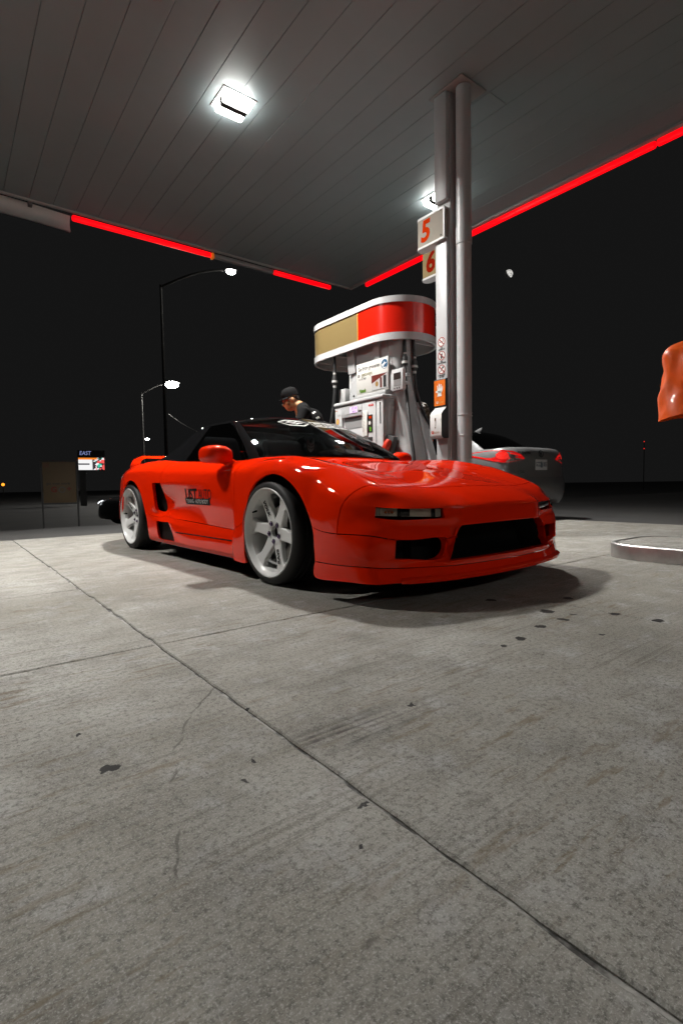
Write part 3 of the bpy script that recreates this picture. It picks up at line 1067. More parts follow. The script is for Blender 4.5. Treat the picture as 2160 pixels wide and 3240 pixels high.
# ------------------------------------------------------------------ inside
SEATM = mat('seat_fabric', (.010, .010, .011), .85, spec=.1)
mb = MB()
mb.box(-2.0, -.30, -.70, .70, .40, .44)
P = []
for i, x in enumerate([-.36, -.50, -.66, -.80]):
    P.append([(x, y, .74 + .02 * i - .025 * i * i + .01 * math.cos(y * 3)) for y in np.linspace(-.70, .70, 9)])
mb.grid(P)
mb.box(-.86, -.74, -.68, .68, .50, .74)
mb.box(-1.95, -1.85, -.66, .66, .42, .92)
build('dashboard', mb, PLASTIC, car, smooth=40, bevel=.0)
for sy in (-.36, .36):
    mb = MB()
    mb.box(-1.62, -1.12, sy - .24, sy + .24, .42, .54)
    mb.prism([(-1.50, .52), (-1.60, .50), (-1.80, .95), (-1.82, 1.03), (-1.72, 1.05), (-1.68, .98)], sy - .22, sy + .22, 0, Matrix(((1, 0, 0, 0), (0, 0, 1, 0), (0, 1, 0, 0), (0, 0, 0, 1))))
    build('seat', mb, SEATM, car, smooth=50, bevel=.05, seg=3)
mb = MB()
ring = [(-1.02 + .03 * math.sin(a), .36 + .18 * math.cos(a), .72 + .17 * math.sin(a)) for a in np.linspace(0, 2 * math.pi, 25)]
mb.tube(ring, .014, 8)
mb.tube([(-1.0, .36, .72), (-.8, .36, .66)], .03, 8)
mb.box(-1.01, -.995, .20, .52, .71, .735)
build('steering_wheel', mb, PLASTIC, car, smooth=40)
mb = MB()
mb.tube([(-.95, 0, 1.10), (-.90, 0, 1.06)], .008, 6)
mb.box(-.905, -.885, -.12, .12, 1.02, 1.075)
build('rear_view_mirror', mb, PLASTIC, car, smooth=40, bevel=.008)

# ------------------------------------------------------------------ door mirrors
def mirror_shell():
    c = []
    P = []
    # rounded pod: sections along y, superellipse in x-z
    for y, cx, cz, ax, az in [(-.80,-.50,.800,.045,.036), (-.825,-.50,.803,.075,.052), (-.86,-.505,.808,.095,.062), (-.91,-.512,.810,.098,.064), (-.955,-.52,.809,.094,.060), (-.985,-.53,.807,.080,.050), (-.998,-.535,.806,.055,.034), (-1.002,-.54,.806,.02,.012)]:
        row = []
        for k in range(20):
            a = 2 * math.pi * k / 20
            ca, sa = math.cos(a), math.sin(a)
            r = (abs(ca) ** 2.8 + abs(sa) ** 2.8) ** (-1 / 2.8)
            sx = ax * (1.15 if ca > 0 else .62)
            row.append((cx + r * ca * sx, y, cz + r * sa * az))
        row.append(row[0])
        P.append([(a - .135, b, c) for a, b, c in row])
    return P
mb = MB()
P = mirror_shell()
mb.grid(P)
mb.add([P[0][k] for k in range(20)], [tuple(range(20))])
mb.add([P[-1][k] for k in range(20)], [tuple(range(20))[::-1]])
st = []
for t in np.linspace(0, 1, 6):
    st.append((-.635 + .03 * t ** 1.2, -.84 + .055 * t, .785 - .052 * t ** 1.1))
mb.tube(st, [.045, .040, .036, .034, .036, .042], 12)
mir = build('door_mirror', mb, PAINT, car, smooth=50, weld=True)
mirl = mirror_copy('door_mirror', mir, car)
for o, sy in ((mir, -1), (mirl, 1)):
    b = MB()
    b.add([(-.717, sy * (.835 + .0), .77), (-.718, sy * .975, .77), (-.718, sy * .975, .845), (-.717, sy * .835, .845)], [(0, 1, 2, 3)])
    build('mirror_glass', b, CHROME, o)
    b = MB()
    b.tube([(-.606, sy * .792, .735), (-.604, sy * .782, .724)], [.047, .05], 14)
    build('mirror_gasket', b, PLASTIC, o, smooth=40)

# ------------------------------------------------------------------ rear wing
mb = MB()
prof = lambda y: (-2.62 - .62 * (1 - (abs(y) / .80) ** 6) ** .0)
sec = []
for y in np.linspace(-.66, .66, 23):
    t = abs(y) / .66
    xc = -2.82 + .05 * t ** 4
    z = .905 - .006 * t * t
    sec.append([(xc + a, y, z + b) for a, b in [(.13, -.012), (.10, .008), (.02, .018), (-.09, .014), (-.14, .004), (-.09, -.012), (.02, -.018), (.13, -.012)]])
mb.grid(sec)
for sg in (-1, 1):
    S2 = []
    for t in np.linspace(0, 1, 9):
        a = t * math.pi / 2
        y = sg * (.66 + .105 * math.sin(a))
        z = .90 - .105 * (1 - math.cos(a))
        w = 1 + .35 * t
        S2.append([(-2.77 + .06 * t + d * w, y - sg * e * math.sin(a), z + e * math.cos(a)) for d, e in [(.13, -.012), (.10, .008), (.02, .018), (-.09, .014), (-.14, .004), (-.09, -.012), (.02, -.018), (.13, -.012)]])
    mb.grid(S2 if sg > 0 else [r[::-1] for r in S2])
build('rear_wing', mb, PAINT, car, smooth=50, weld=True)
for sg in (-1, 1):
    b = MB()
    b.box(-3.40, -3.36, sg * .35 - .15, sg * .35 + .15, .62, .72)
    build('tail_light', b, mat('tail_red', (.25, .005, .005), .2, coat=1), car, bevel=.01, smooth=40)

# ------------------------------------------------------------------ front lamps in the bumper
LENSC = glass_mat('lamp_cover', (.80, .77, .70), 1.45, .02)
REFL = mat('lamp_reflector', (.86, .83, .76), .4, metal=.0, bump=.9, bscale=60)
def front_lamp(sd):
    f = lambda y, z, off: (0, 0, 0)
    ys = np.linspace(.452, .808, 17)
    def xs(y):
        return np.interp(y, [.44, .475, .62, .74, .815], [.958, .955, .918, .874, .828])
    z0 = lambda y: np.interp(y, [.452, .808], [.4185, .4375])
    z1 = lambda y: np.interp(y, [.452, .808], [.4600, .4745])
    mb = MB()
    mb.grid([[(xs(y) - .024, sd * y, z0(y)), (xs(y) - .030, sd * y, (z0(y) + z1(y)) / 2), (xs(y) - .024, sd * y, z1(y))] for y in ys])
    o = build('front_lamp', mb, REFL, car, smooth=60)
    b = MB()
    P = [[(xs(y) - .003 + .002 * math.sin(t * math.pi), sd * y, z0(y) + (z1(y) - z0(y)) * t) for t in np.linspace(0, 1, 5)] for y in ys]
    b.grid(P)
    build('lens_cover', b, LENSC, o, smooth=60)
    for y in (.685, .498):
        b = MB()
        b.box(xs(y) - .026, xs(y) - .004, sd * y - .003, sd * y + .003, z0(y), z1(y))
        build('lamp_divider', b, PLASTIC, o)
    b = MB()
    b.grid([[(xs(y) - .019, sd * y, z) for z in (z0(y) + .002, z1(y) - .002)] for y in np.linspace(.628, .683, 5)])
    build('dark_cell', b, PLASTIC, o)
    b = MB()
    for y in np.linspace(.775, .80, 3):
        for t in np.linspace(.15, .85, 5):
            z = z0(y) + (z1(y) - z0(y)) * t
            b.box(xs(y) - .016, xs(y) - .008, sd * y - .005, sd * y + .005, z - .0028, z + .0028)
    for y in np.linspace(.462, .488, 3):
        for t in np.linspace(.12, .88, 6):
            z = z0(y) + (z1(y) - z0(y)) * t
            b.box(xs(y) - .016, xs(y) - .008, sd * y - .004, sd * y + .004, z - .0024, z + .0024)
    kind(build('lens_prisms', b, mat('prism_clear', (.8, .78, .72), .12), o), 'stuff')
    b = MB()
    for y in (.72, .735, .75):
        b.lathe([(0, -.008), (.008, -.004), (.008, .004), (0, .008)], 8, 0, Matrix.Translation((xs(y) - .016, sd * y, (z0(y) + z1(y)) / 2)))
    build('amber_bulb', b, mat('amber_bulb', (.6, .14, .02), .2, coat=1), o, smooth=60)
front_lamp(-1)
front_lamp(1)

# ------------------------------------------------------------------ wheels
def rim_mesh(R, hub_depth, w):
    """open-face wheel turned about local Z (z = outward)"""
    mb = MB()
    prof = [(R - .004, -.012), (R, -.004), (R + .001, .002), (R - .004, .006), (R - .010, .003), (R - .014, -.005), (R - .019, -.012), (R - .023, -.020), (R - .031, -.027), (R - .036, -.055), (R - .040, -w * .55), (R - .02, -w + .02), (R - .004, -w)]
    mb.lathe(prof, 72)
    # spokes with raised edges: each a loft from hub to barrel
    for s_ in range(6):
        a0 = s_ * math.pi / 3 + math.radians(9)
        ca, sa = math.cos(a0), math.sin(a0)
        st = []
        for t in np.linspace(0, 1, 9):
            r = .062 + (R - .033 - .062) * t
            hw = .044 - .010 * math.sin(min(1, t * 1.5) * math.pi * .5) + .030 * max(0, t - .70) ** 1.6 * 6
            zf = hub_depth + (-.027 - hub_depth) * (t ** 1.5)
            th = .026 + .012 * (1 - t)
            sec = [(-hw, zf - th), (-hw * .98, zf - .006), (-hw * .80, zf), (0, zf - .0015), (hw * .80, zf), (hw * .98, zf - .006), (hw, zf - th)]
            st.append([(r * ca - q * sa, r * sa + q * ca, z) for q, z in sec])
        mb.grid(st)
        mb.grid([[row[-1], row[0]] for row in st])
    mb.lathe([(.036, hub_depth - .03), (.036, hub_depth - .004), (.040, hub_depth - .001), (.074, hub_depth + .001), (.080, hub_depth - .003), (.083, hub_depth - .03), (.083, hub_depth - .05)], 40)
    return mb
def tyre_mesh(R, RO, w):
    mb = MB()
    prof = [(R - .012, -.012), (R - .004, -.002), (R + .004, .0055), (R + .016, .0065), (RO - .016, .000), (RO - .007, -.007), (RO - .0015, -.020), (RO, -.036)]
    grooves = [.30, .5, .70]
    z = -.036
    for g in grooves:
        c = -w * g
        prof += [(RO + .0008, c + .008), (RO - .007, c + .0055), (RO - .007, c - .0055), (RO + .0008, c - .008)]
    prof += [(RO, -w + .036), (RO - .0015, -w + .02), (RO - .007, -w + .007), (RO - .02, -w), (R, -w + .004)]
    mb.lathe(prof, 96)
    return mb
def make_wheel(x, y, z, R, RO, w, hub, spin, sd):
    M = Matrix.Translation((x, y, z)) @ Matrix.Rotation(math.radians(90) * (1 if sd < 0 else -1), 4, 'X') @ Matrix.Rotation(spin, 4, 'Z')
    def put(name, mb, m, par, sm=35):
        o = build(name, mb, m, par, smooth=sm)
        return o
    wh = put('wheel', rim_mesh(R, hub, w), WHITEW, car)
    wh.matrix_local = M
    put('tyre', tyre_mesh(R, RO, w), RUBBER, wh, 30)
    b = MB()
    b.lathe([(.05, -.125), (.165, -.125), (.165, -.15), (.05, -.15), (.05, -.125)], 48)
    put('brake_disc', b, ROTOR, wh)
    b = MB()
    b.prism([(.095 * math.cos(a), .095 * math.sin(a)) for a in np.linspace(-.1, .9, 8)] + [(.185 * math.cos(a), .185 * math.sin(a)) for a in np.linspace(.9, -.1, 8)], -.17, -.105, 0, Matrix.Rotation(-spin - .2, 4, 'Z'))
    build('brake_caliper', b, DARKM, wh, smooth=40, bevel=.008)
    for k in range(5):
        a = 2 * math.pi * k / 5 + .3
        b = MB()
        T = Matrix.Translation((.057 * math.cos(a), .057 * math.sin(a), 0))
        b.lathe([(.0165, hub - .012), (.0165, hub + .0018), (.0125, hub + .002), (.0125, hub - .004)], 16, 0, T)
        b.lathe([(.0, hub + .010), (.0085, hub + .010), (.0105, hub + .006), (.0105, hub - .010)], 6, 0, T)
        put('lug_nut', b, NEOC, wh, 30)
    b = MB()
    b.lathe([(.036, hub - .028), (0, hub - .028)], 24)
    put('hub_bore', b, PLASTIC, wh)
    a = math.radians(9 + 30 + 5)
    b = MB()
    v0 = Vector(((R - .040) * math.cos(a), (R - .040) * math.sin(a), -.045))
    b.tube([v0, v0 + Vector((-.012 * math.cos(a), -.012 * math.sin(a), .034))], [.006, .005], 8)
    put('valve', b, PLASTIC, wh)
    for s_, tx in ((0, 'VOLK'), (3, 'RAYS')):
        a0 = s_ * math.pi / 3 + math.radians(9)
        r = .155
        z = hub + (-.027 - hub) * (((r - .062) / (R - .095)) ** 1.5) + .0035
        # lettering reads along the spoke
        T = frame((r * math.cos(a0), r * math.sin(a0), z), (-math.cos(a0), -math.sin(a0), -.16), (math.sin(a0), -math.cos(a0), 0))
        text_mesh('spoke_lettering', tx, .034, T, BLACKV, wh, bold=.0012, shear=.2, squeeze=1.15)
    return wh
FS = math.radians(104)
make_wheel(0.0, -.898, .312, .268, .314, .215, -.048, FS, -1)
make_wheel(0.0, .898, .312, .268, .314, .215, -.048, 1.0, 1)
make_wheel(-2.53, -.898, .316, .268, .318, .25, -.062, math.radians(132), -1)
make_wheel(-2.53, .898, .316, .268, .318, .25, -.062, .4, 1)

# ------------------------------------------------------------------ small body details
b = MB()
lipP = [(1.093, 0), (1.084, .22), (1.053, .46), (1.017, .595), (.972, .705), (.945, .74)]
lip_full = [(x, -y) for x, y in lipP[::-1]] + lipP[1:]
rows = []
for x, y in lip_full:
    n = Vector((x - .3, y * 1.0, 0)).normalized()
    rows.append([(x - n.x * .07, y - n.y * .07, .146), (x - n.x * .012, y - n.y * .012, .139), (x, y, .128), (x - n.x * .004, y - n.y * .004, .112), (x - n.x * .10, y - n.y * .10, .109)])
# finer along the curve
fine = []
for i in range(len(rows) - 1):
    for t in np.linspace(0, 1, 5)[:-1]:
        fine.append([tuple(np.array(rows[i][k]) * (1 - t) + np.array(rows[i + 1][k]) * t) for k in range(5)])
fine.append(rows[-1])
b.grid(fine)
build('splitter_blade', b, PAINT, car, smooth=50)
for sd in (-1, 1):
    b = MB()
    rows = []
    for x in np.linspace(-1.42, -.475, 20):
        hit = CARBVH.ray_cast(Vector((x, sd * 2, .225)), Vector((0, -sd, 0)))
        y = hit[0].y if hit[0] else sd * .885
        rows.append([(x, y - sd * .004, .232), (x, y + sd * .0015, .229), (x, y + sd * .0015, .222), (x, y - sd * .004, .219)])
    b.grid(rows)
    build('groove_shade_strip', b, PLASTIC, car)  # black strip laid on the skin for the shade of a groove
    b = MB()
    b.box(-1.578, -1.562, sd * .86, sd * .893, .765, .800)
    o = build('door_lock', b, PLASTIC, car, bevel=.004, smooth=40)
    drape(o, CARBVH, Vector((0, -sd, 0)), .001)
for xx, yy in ((-.10, -.30), (-.13, .18)):
    hit = CARBVH.ray_cast(Vector((xx, yy, 2)), Vector((0, 0, -1)))
    z = hit[0].z if hit[0] else .75
    b = MB()
    b.lathe([(.012, z - .004), (.011, z + .004), (.006, z + .009), (0, z + .010)], 12, 0, Matrix.Translation((xx, yy, 0)))
    build('washer_jet', b, PAINT, car, smooth=50)
for sd in (-1,):
    b = MB()
    b.tube([(-.30, -.1, .793), (-.37, -.34, .800), (-.42, -.60, .79)], .007, 6)
    b.tube([(-.31, .46, .795), (-.345, .20, .803), (-.36, -.05, .803)], .007, 6)
    build('wiper', b, PLASTIC, car, smooth=40)

# lettering on the doors
for sd in (-1, 1):
    rd = Vector((-1 if sd < 0 else 1, 0, 0)) * (-1)
    ax = Vector((0, -sd, 0))
    xd = (1, 0, 0) if sd < 0 else (-1, 0, 0)
    def T(x, z):
        return frame((x, sd * 1.2, z), xd, (0, 0, 1))
    o1 = text_mesh('door_lettering', 'UST', .112, T(-1.150, .531), BLACKV, car, bold=.0035, shear=.35, squeeze=1.2)
    o2 = text_mesh('door_lettering', 'AUTO', .105, T(-.872, .531), BLACKV, car, bold=.0, shear=0.1, squeeze=.80)
    b = MB()
    b.add([(-1.29, sd * 1.2, .457), (-.79, sd * 1.2, .457), (-.79, sd * 1.2, .503), (-1.29, sd * 1.2, .503)], [(0, 1, 2, 3) if sd < 0 else (3, 2, 1, 0)])
    o3 = build('door_strip', b, BLACKV, car)
    o4 = text_mesh('door_lettering', 'TUNING \u00b7 AUTO BODY', .040, T(-1.04, .480), WHITEV, car, bold=.0007, squeeze=1.05)
    for o, lf in ((o1, .0022), (o2, .0022), (o3, .0022), (o4, .0036)):
        subdiv_long(o, .03)
        drape(o, CARBVH, ax, lf)

# ------------------------------------------------------------------ windscreen decals
def decal(name, polys, m):
    """closed outlines in (y, z) drawn as 11 mm wide lines and pressed on the windscreen"""
    b = MB()
    w = .0042
    for P in polys:
        n = len(P)
        out, inn = [], []
        for i in range(n):
            p0, p1, p2 = Vector(P[i - 1]), Vector(P[i]), Vector(P[(i + 1) % n])
            d = ((p1 - p0).normalized() + (p2 - p1).normalized())
            nn = Vector((-d.y, d.x)).normalized()
            out.append(p1 + nn * w)
            inn.append(p1 - nn * w)
        vs = [(3, q.x, q.y) for q in out] + [(3, q.x, q.y) for q in inn]
        b.add(vs, [(i, (i + 1) % n, n + (i + 1) % n, n + i) for i in range(n)])
    o = build(name, b, m, car)
    subdiv_long(o, .03)
    drape(o, GLBVH, Vector((-1, 0, 0)), .002, 0)
    return o
zt = 1.082
hexa = [(-.30, zt + .002), (-.22, zt + .022), (-.10, zt + .018), (-.05, zt - .004), (-.13, zt - .030), (-.25, zt - .026)]
wing = [(-.245, zt), (-.20, zt + .012), (-.175, zt + .001), (-.14, zt + .012), (-.10, zt), (-.15, zt - .006), (-.175, zt - .014), (-.20, zt - .006)]
SCRV = mat('screen_vinyl', (.5, .5, .48), .5)
decal('screen_emblem', [hexa, wing], SCRV)
rects = []
for a, b_ in ((-.02, .10), (.12, .24), (.26, .38)):
    rects.append([(a, zt - .026), (a, zt + .016), (b_, zt + .014), (b_, zt - .028)])
    rects.append([(a + .03, zt - .012), (a + .03, zt + .004), (b_ - .03, zt + .003), (b_ - .03, zt - .013)])
decal('screen_lettering', rects, SCRV)
# charm on a string below the inside mirror
b = MB()
half = [(0, -.066), (.012, -.058), (.026, -.046), (.034, -.018), (.036, .018), (.030, .046), (.020, .030), (.010, .012), (0, .008)]
poly = half + [(-x, y) for x, y in half[-2:0:-1]]
b.prism(poly, -.004, .004, 0, frame((-.80, .02, .925), (0, 1, 0), (0, 0, 1)))
ch = build('hanging_charm', b, mat('charm_card', (.88, .92, .82), .6), car)
b2 = MB()
for sx in (-1, 1):
    b2.prism([(sx * .006, -.016), (sx * .028, -.004), (sx * .028, .001), (sx * .006, -.009)], .0045, .006, 0, frame((-.80, .02, .925), (0, 1, 0), (0, 0, 1)))
    b2.prism([(sx * .004, -.040), (sx * .022, -.030), (sx * .022, -.025), (sx * .004, -.034)], .0045, .006, 0, frame((-.80, .02, .925), (0, 1, 0), (0, 0, 1)))
b2.tube([(-.80, .02, .97), (-.89, .0, 1.03)], .0012, 4)
build('charm_print', b2, BLACKV, ch)

# ================================================================== COLUMN WITH DOWNPIPE
GREYP = mat('column_grey_paint', (.45, .46, .47), .38, vary=.05, vscale=3, bump=.04, bscale=30)
GREYD = mat('column_dark_paint', (.50, .50, .505), .45)
PLATEM = mat('sign_face_cream', (.25, .225, .185), .6, spec=.1, vary=.06, vscale=5)
ALU = mat('sign_rim_white', (.5, .5, .5), .4)
ORED = mat('numeral_orange', (.42, .028, .002), .7, spec=.0)
PRINT = mat('print_black', (.015, .015, .015), .6)
PRED = mat('print_dark_red', (.26, .012, .008), .5)
PWHITE = mat('print_white', (.72, .72, .70), .5)
YZ = lambda x, y, z: frame((x, y, z), (0, -1, 0), (0, 0, 1))       # text plane facing -X (read from the car lane)

colm = thing('canopy_column', 'pale grey canopy column with a round downpipe and red prohibition stickers', 'column', (4.5, 3.75, .095))
OFF = Matrix.Translation((-4.5, -3.75, -.095))
def cbuild(name, mb, m, par=None, **kw):
    mb.v = [tuple(OFF @ Vector(v)) for v in mb.v]
    return build(name, mb, m, par or colm, **kw)
cbuild('shaft', MB().box(4.40, 4.66, 3.752, 3.945, .095, 4.70), GREYD, smooth=40, bevel=.008)
cbuild('cover_panel', MB().box(4.36, 4.43, 3.768, 3.928, .095, 3.16), GREYP, smooth=40, bevel=.010)
cbuild('cover_panel', MB().box(4.352, 4.43, 3.765, 3.931, 3.60, 4.70), GREYP, smooth=40, bevel=.010)
mb = MB().tube([(4.475, 3.632, .095), (4.475, 3.632, 4.69)], .078, 28)
cbuild('downpipe', mb, GREYP, smooth=40)
mb = MB().tube([(4.475, 3.632, 3.10), (4.475, 3.632, 3.27)], .084, 28)
cbuild('pipe_coupling', mb, GREYP, smooth=40)
for z, zz in ((1.325, 0.012), (1.305, -.006), (1.095, .002)):
    ring = [(4.475 + .081 * math.cos(a), 3.632 + .081 * math.sin(a), z + zz * math.cos(a)) for a in np.linspace(0, 2 * math.pi, 25)]
    cbuild('pipe_strap', MB().tube(ring, .004, 6), GREYD, smooth=40)
mb = MB().box(4.33, 4.72, 3.53, 3.98, 4.70, 4.715)
cbuild('ceiling_plate', mb, mat('ceiling_plate_grey', (.24, .235, .23), .5), smooth=40, bevel=.004)
def ring_poly(mb, R, w, M, n=32, h=.0006):
    vs, fs = [], []
    for k in range(n):
        a = 2 * math.pi * k / n
        vs += [(R * math.cos(a), R * math.sin(a), h), ((R - w) * math.cos(a), (R - w) * math.sin(a), h)]
    for k in range(n):
        i, j = 2 * k, 2 * ((k + 1) % n)
        fs.append((i, j, j + 1, i + 1))
    mb.add(vs, fs, 0, M)
captions = (('NO', 'SMOKING'), ('NO', 'CELLPHONES'), ('CAR MUST', 'BE OFF'))
for i, z in enumerate((2.118, 1.972, 1.824)):
    M = OFF @ YZ(4.3585, 3.846, z)
    mb = MB()
    R = .052
    mb.prism([(R * 1.06 * math.cos(a), R * 1.06 * math.sin(a)) for a in np.linspace(0, 2 * math.pi, 33)[:-1]], -.001, .0002, 0, M)
    st = build('prohibition_sticker', mb, PWHITE, colm)
    st['label'] = ('no smoking sticker', 'no cellphones sticker', 'car must be off sticker')[i]
    mb = MB()
    ring_poly(mb, R, .0105, M, h=.0011)
    q = .0044
    d = (R - .004) * .7071
    mb.add([(-d - q, d - q, .0012), (-d + q, d + q, .0012), (d + q, -d + q, .0012), (d - q, -d - q, .0012)], [(0, 3, 2, 1)], 0, M)
    build('red_ring', mb, PRED, st)
    mb = MB()
    h = .0008
    def quad(pts):
        mb.add([(a, b, h) for a, b in pts], [tuple(range(len(pts)))], 0, M)
    if i == 0:
        quad([(-.031, -.006), (.012, -.001), (.012, .007), (-.031, .002)])
        quad([(.016, -.001), (.030, .001), (.030, .009), (.016, .007)])
        quad([(.018, .012), (.028, .013), (.024, .030), (.006, .036), (.004, .030), (.018, .026)])
    elif i == 1:
        quad([(-.017, -.034), (.010, -.034), (.014, .020), (-.013, .020)])
        quad([(.008, .020), (.014, .020), (.014, .036), (.008, .036)])
    else:
        quad([(-.026, -.026), (-.020, -.030), (.010, .006), (.004, .012)])
        quad([(.002, .014), (.012, .004), (.026, .010), (.030, .022), (.020, .032), (.008, .028)])
    build('pictogram', mb, PRINT, st)
    for j, tx in enumerate(captions[i]):
        text_mesh('caption', tx, .020 if i < 2 else .021, OFF @ YZ(4.3583, 3.846, z - .063 - .0175 * j), PRINT, st, bold=.0006)

# numbered signs that hang on the column
def number_sign(num, x, y0, y1, z0, z1, label, mface, mnum, ytxt, par=None):
    t = thing('pump_number_sign', label, 'sign', (x, (y0 + y1) / 2, z0), 0, 'pump number signs on the column')
    D = Matrix.Translation((-x, -(y0 + y1) / 2, -z0))
    n = 12
    r = .062
    poly = [(x - r, y0), (x + r, y0)] + [(x + r * math.cos(a), y1 - r + r * math.sin(a)) for a in np.linspace(0, math.pi, n)]
    build('sign_body', MB().prism(poly, z0 + .006, z1 - .006, 0, D), mface, t, smooth=40)
    grow = lambda e: [(x - r - e, y0 - e), (x + r + e, y0 - e)] + [(x + (r + e) * math.cos(a), y1 - r + (r + e) * math.sin(a)) for a in np.linspace(0, math.pi, n)]
    build('sign_rim', MB().prism(grow(.004), z0, z0 + .022, 0, D), ALU, t, smooth=40)
    build('sign_rim', MB().prism(grow(.004), z1 - .022, z1, 0, D), ALU, t, smooth=40)
    text_mesh('sign_number', num, (z1 - z0) * .92, D @ YZ(x - r - .0015, ytxt, (z0 + z1) / 2 - .004), mnum, t, bold=.011, shear=.12, squeeze=.9)
    build('rim_bolt', MB().lathe([(0, .006), (.008, .004), (.008, 0)], 8, 0, D @ YZ(x - r - .002, y0 + .04, z1 - .03)), PRINT, t)
    build('rim_bolt', MB().lathe([(0, .006), (.008, .004), (.008, 0)], 8, 0, D @ YZ(x - r - .002, y0 + .04, z0 + .045)), PRINT, t)
    build('mount_strip', MB().box(x - r - .004, x - r + .01, y0 - .008, y0 + .006, z0, z1, 0, D), ALU, t)
    return t
number_sign('5', 4.405, 3.79, 4.205, 3.195, 3.53, 'cream sign with an orange 5 on the grey canopy column', PLATEM, ORED, 4.06)
number_sign('6', 4.75, 4.00, 4.46, 3.02, 3.375, 'beige sign with a red 6, coloured as in shade, behind the grey canopy column', mat('sign_face_shaded', (.17, .125, .06), .6, spec=.1), mat('numeral_shaded', (.16, .008, .002), .7, spec=0), 4.305)  # shade of the backlit face put into both colours

# glove dispenser hung on the column
gd = thing('glove_dispenser', 'white glove dispenser with an orange poster fixed to the grey column', 'dispenser', (4.36, 3.84, 1.07))
GO = Matrix.Translation((-4.36, -3.84, -1.07))
GWH = mat('dispenser_white', (.70, .70, .69), .3, coat=.4)
GBK = mat('dispenser_black', (.018, .018, .018), .45)
prof = [(4.362, 1.075), (4.362, 1.70), (4.335, 1.70), (4.335, 1.425), (4.325, 1.40), (4.268, 1.355), (4.252, 1.325), (4.250, 1.105), (4.262, 1.082), (4.285, 1.070)]
XZ = Matrix(((1, 0, 0, 0), (0, 0, 1, 0), (0, 1, 0, 0), (0, 0, 0, 1)))
build('dispenser_side', MB().prism(prof, 3.757, 3.765, 0, GO @ XZ), GBK, gd, weld=True)
build('dispenser_side', MB().prism(prof, 3.913, 3.921, 0, GO @ XZ), GBK, gd, weld=True)
fr_ = [(x - .001, z) for x, z in prof[3:]]
rows = []
for x, z in fr_:
    rows.append([tuple(GO @ Vector((x, y, z))) for y in (3.759, 3.766, 3.84, 3.912, 3.919)])
mb = MB().grid(rows)
build('dispenser_cover', mb, GWH, gd, smooth=50)
build('poster_frame', MB().box(4.318, 4.358, 3.752, 3.926, 1.415, 1.715, 0, GO), GBK, gd, smooth=40, bevel=.012, seg=3)
OPO = mat('poster_orange', (.72, .15, .008), .4, emit=0, vary=.22, vscale=9)
build('orange_poster', MB().box(4.3145, 4.3175, 3.762, 3.916, 1.428, 1.700, 0, GO), OPO, gd)
gl = [(-.030, -.058), (.030, -.058), (.024, -.030), (.040, .0), (.046, .030), (.043, .052), (.037, .052), (.034, .030), (.028, .024), (.026, .068), (.019, .072), (.014, .066), (.012, .028), (.006, .028), (.002, .078), (-.005, .080), (-.010, .074), (-.009, .028), (-.014, .026), (-.022, .062), (-.029, .062), (-.032, .054), (-.026, .010), (-.046, .004), (-.050, -.006), (-.044, -.014), (-.028, -.016), (-.024, -.034)]
mb = MB()
mb.prism([(a * 1.05, b * 1.0) for a, b in gl], 0, .0008, 0, GO @ YZ(4.3135, 3.84, 1.585))
build('glove_print', mb, PWHITE, gd)
for j, (tx, sz) in enumerate((('PROTECT', .011), ('YOURSELF', .011))):
    text_mesh('glove_lettering', tx, sz, GO @ YZ(4.3118, 3.838, 1.580 - .013 * j), PRINT, gd)
text_mesh('poster_lettering', 'U', .034, GO @ YZ(4.3135, 3.872, 1.462), PWHITE, gd, bold=.0022)
text_mesh('poster_lettering', 'GLOVE', .026, GO @ YZ(4.3135, 3.822, 1.460), mat('print_gold', (.75, .42, .10), .5), gd, squeeze=.8)
text_mesh('cover_lettering', 'U', .040, GO @ YZ(4.2475, 3.882, 1.135), ORED, gd, bold=.003)
text_mesh('cover_lettering', 'GLOVE', .030, GO @ YZ(4.2475, 3.828, 1.132), mat('print_tan', (.42, .27, .18), .5), gd, squeeze=.85)
slot = [(.0075 * math.cos(a), .048 + .0075 * math.sin(a)) for a in np.linspace(0, math.pi, 7)] + [(.0075 * math.cos(a), -.048 + .0075 * math.sin(a)) for a in np.linspace(math.pi, 2 * math.pi, 7)]
build('level_window', MB().prism(slot, 0, .001, 0, GO @ YZ(4.2485, 3.845, 1.235)), mat('window_brown', (.09, .05, .025), .3), gd)
build('glove_stack', MB().prism([(-.004, -.045), (.004, -.045), (.004, .02), (-.004, .02)], .0012, .002, 0, GO @ YZ(4.2485, 3.845, 1.235)), PWHITE, gd)

# ================================================================== FUEL DISPENSER
PB = Vector((4.5, 4.83, .095))
PO = Matrix.Translation(-PB)
pump = thing('fuel_dispenser', 'tall white fuel dispenser with a red and gold rounded top sign and black hoses', 'fuel pump', PB)
PWH = mat('pump_white_plastic', (.50, .505, .51), .26, coat=.5, vary=.04, vscale=3)
PGR = mat('pump_grey_panel', (.20, .20, .20), .45)
PLG = mat('pump_light_grey', (.45, .45, .45), .35)
PDK = mat('pump_black', (.02, .02, .02), .5)
SRED = mat('sign_red_gloss', (.62, .012, .003), .22, coat=.7)
SGOLD = mat('sign_gold_gloss', (.19, .138, .056), .38, coat=.4)
HOSE = mat('hose_rubber', (.016, .016, .017), .5)
TAPE = mat('hose_tape_white', (.6, .6, .58), .5)
NOZ = mat('nozzle_red', (.62, .03, .006), .4, coat=.3)
def pb(name, mb, m, par=None, **kw):
    mb.v = [tuple(PO @ Vector(v)) for v in mb.v]
    return build(name, mb, m, par or pump, **kw)
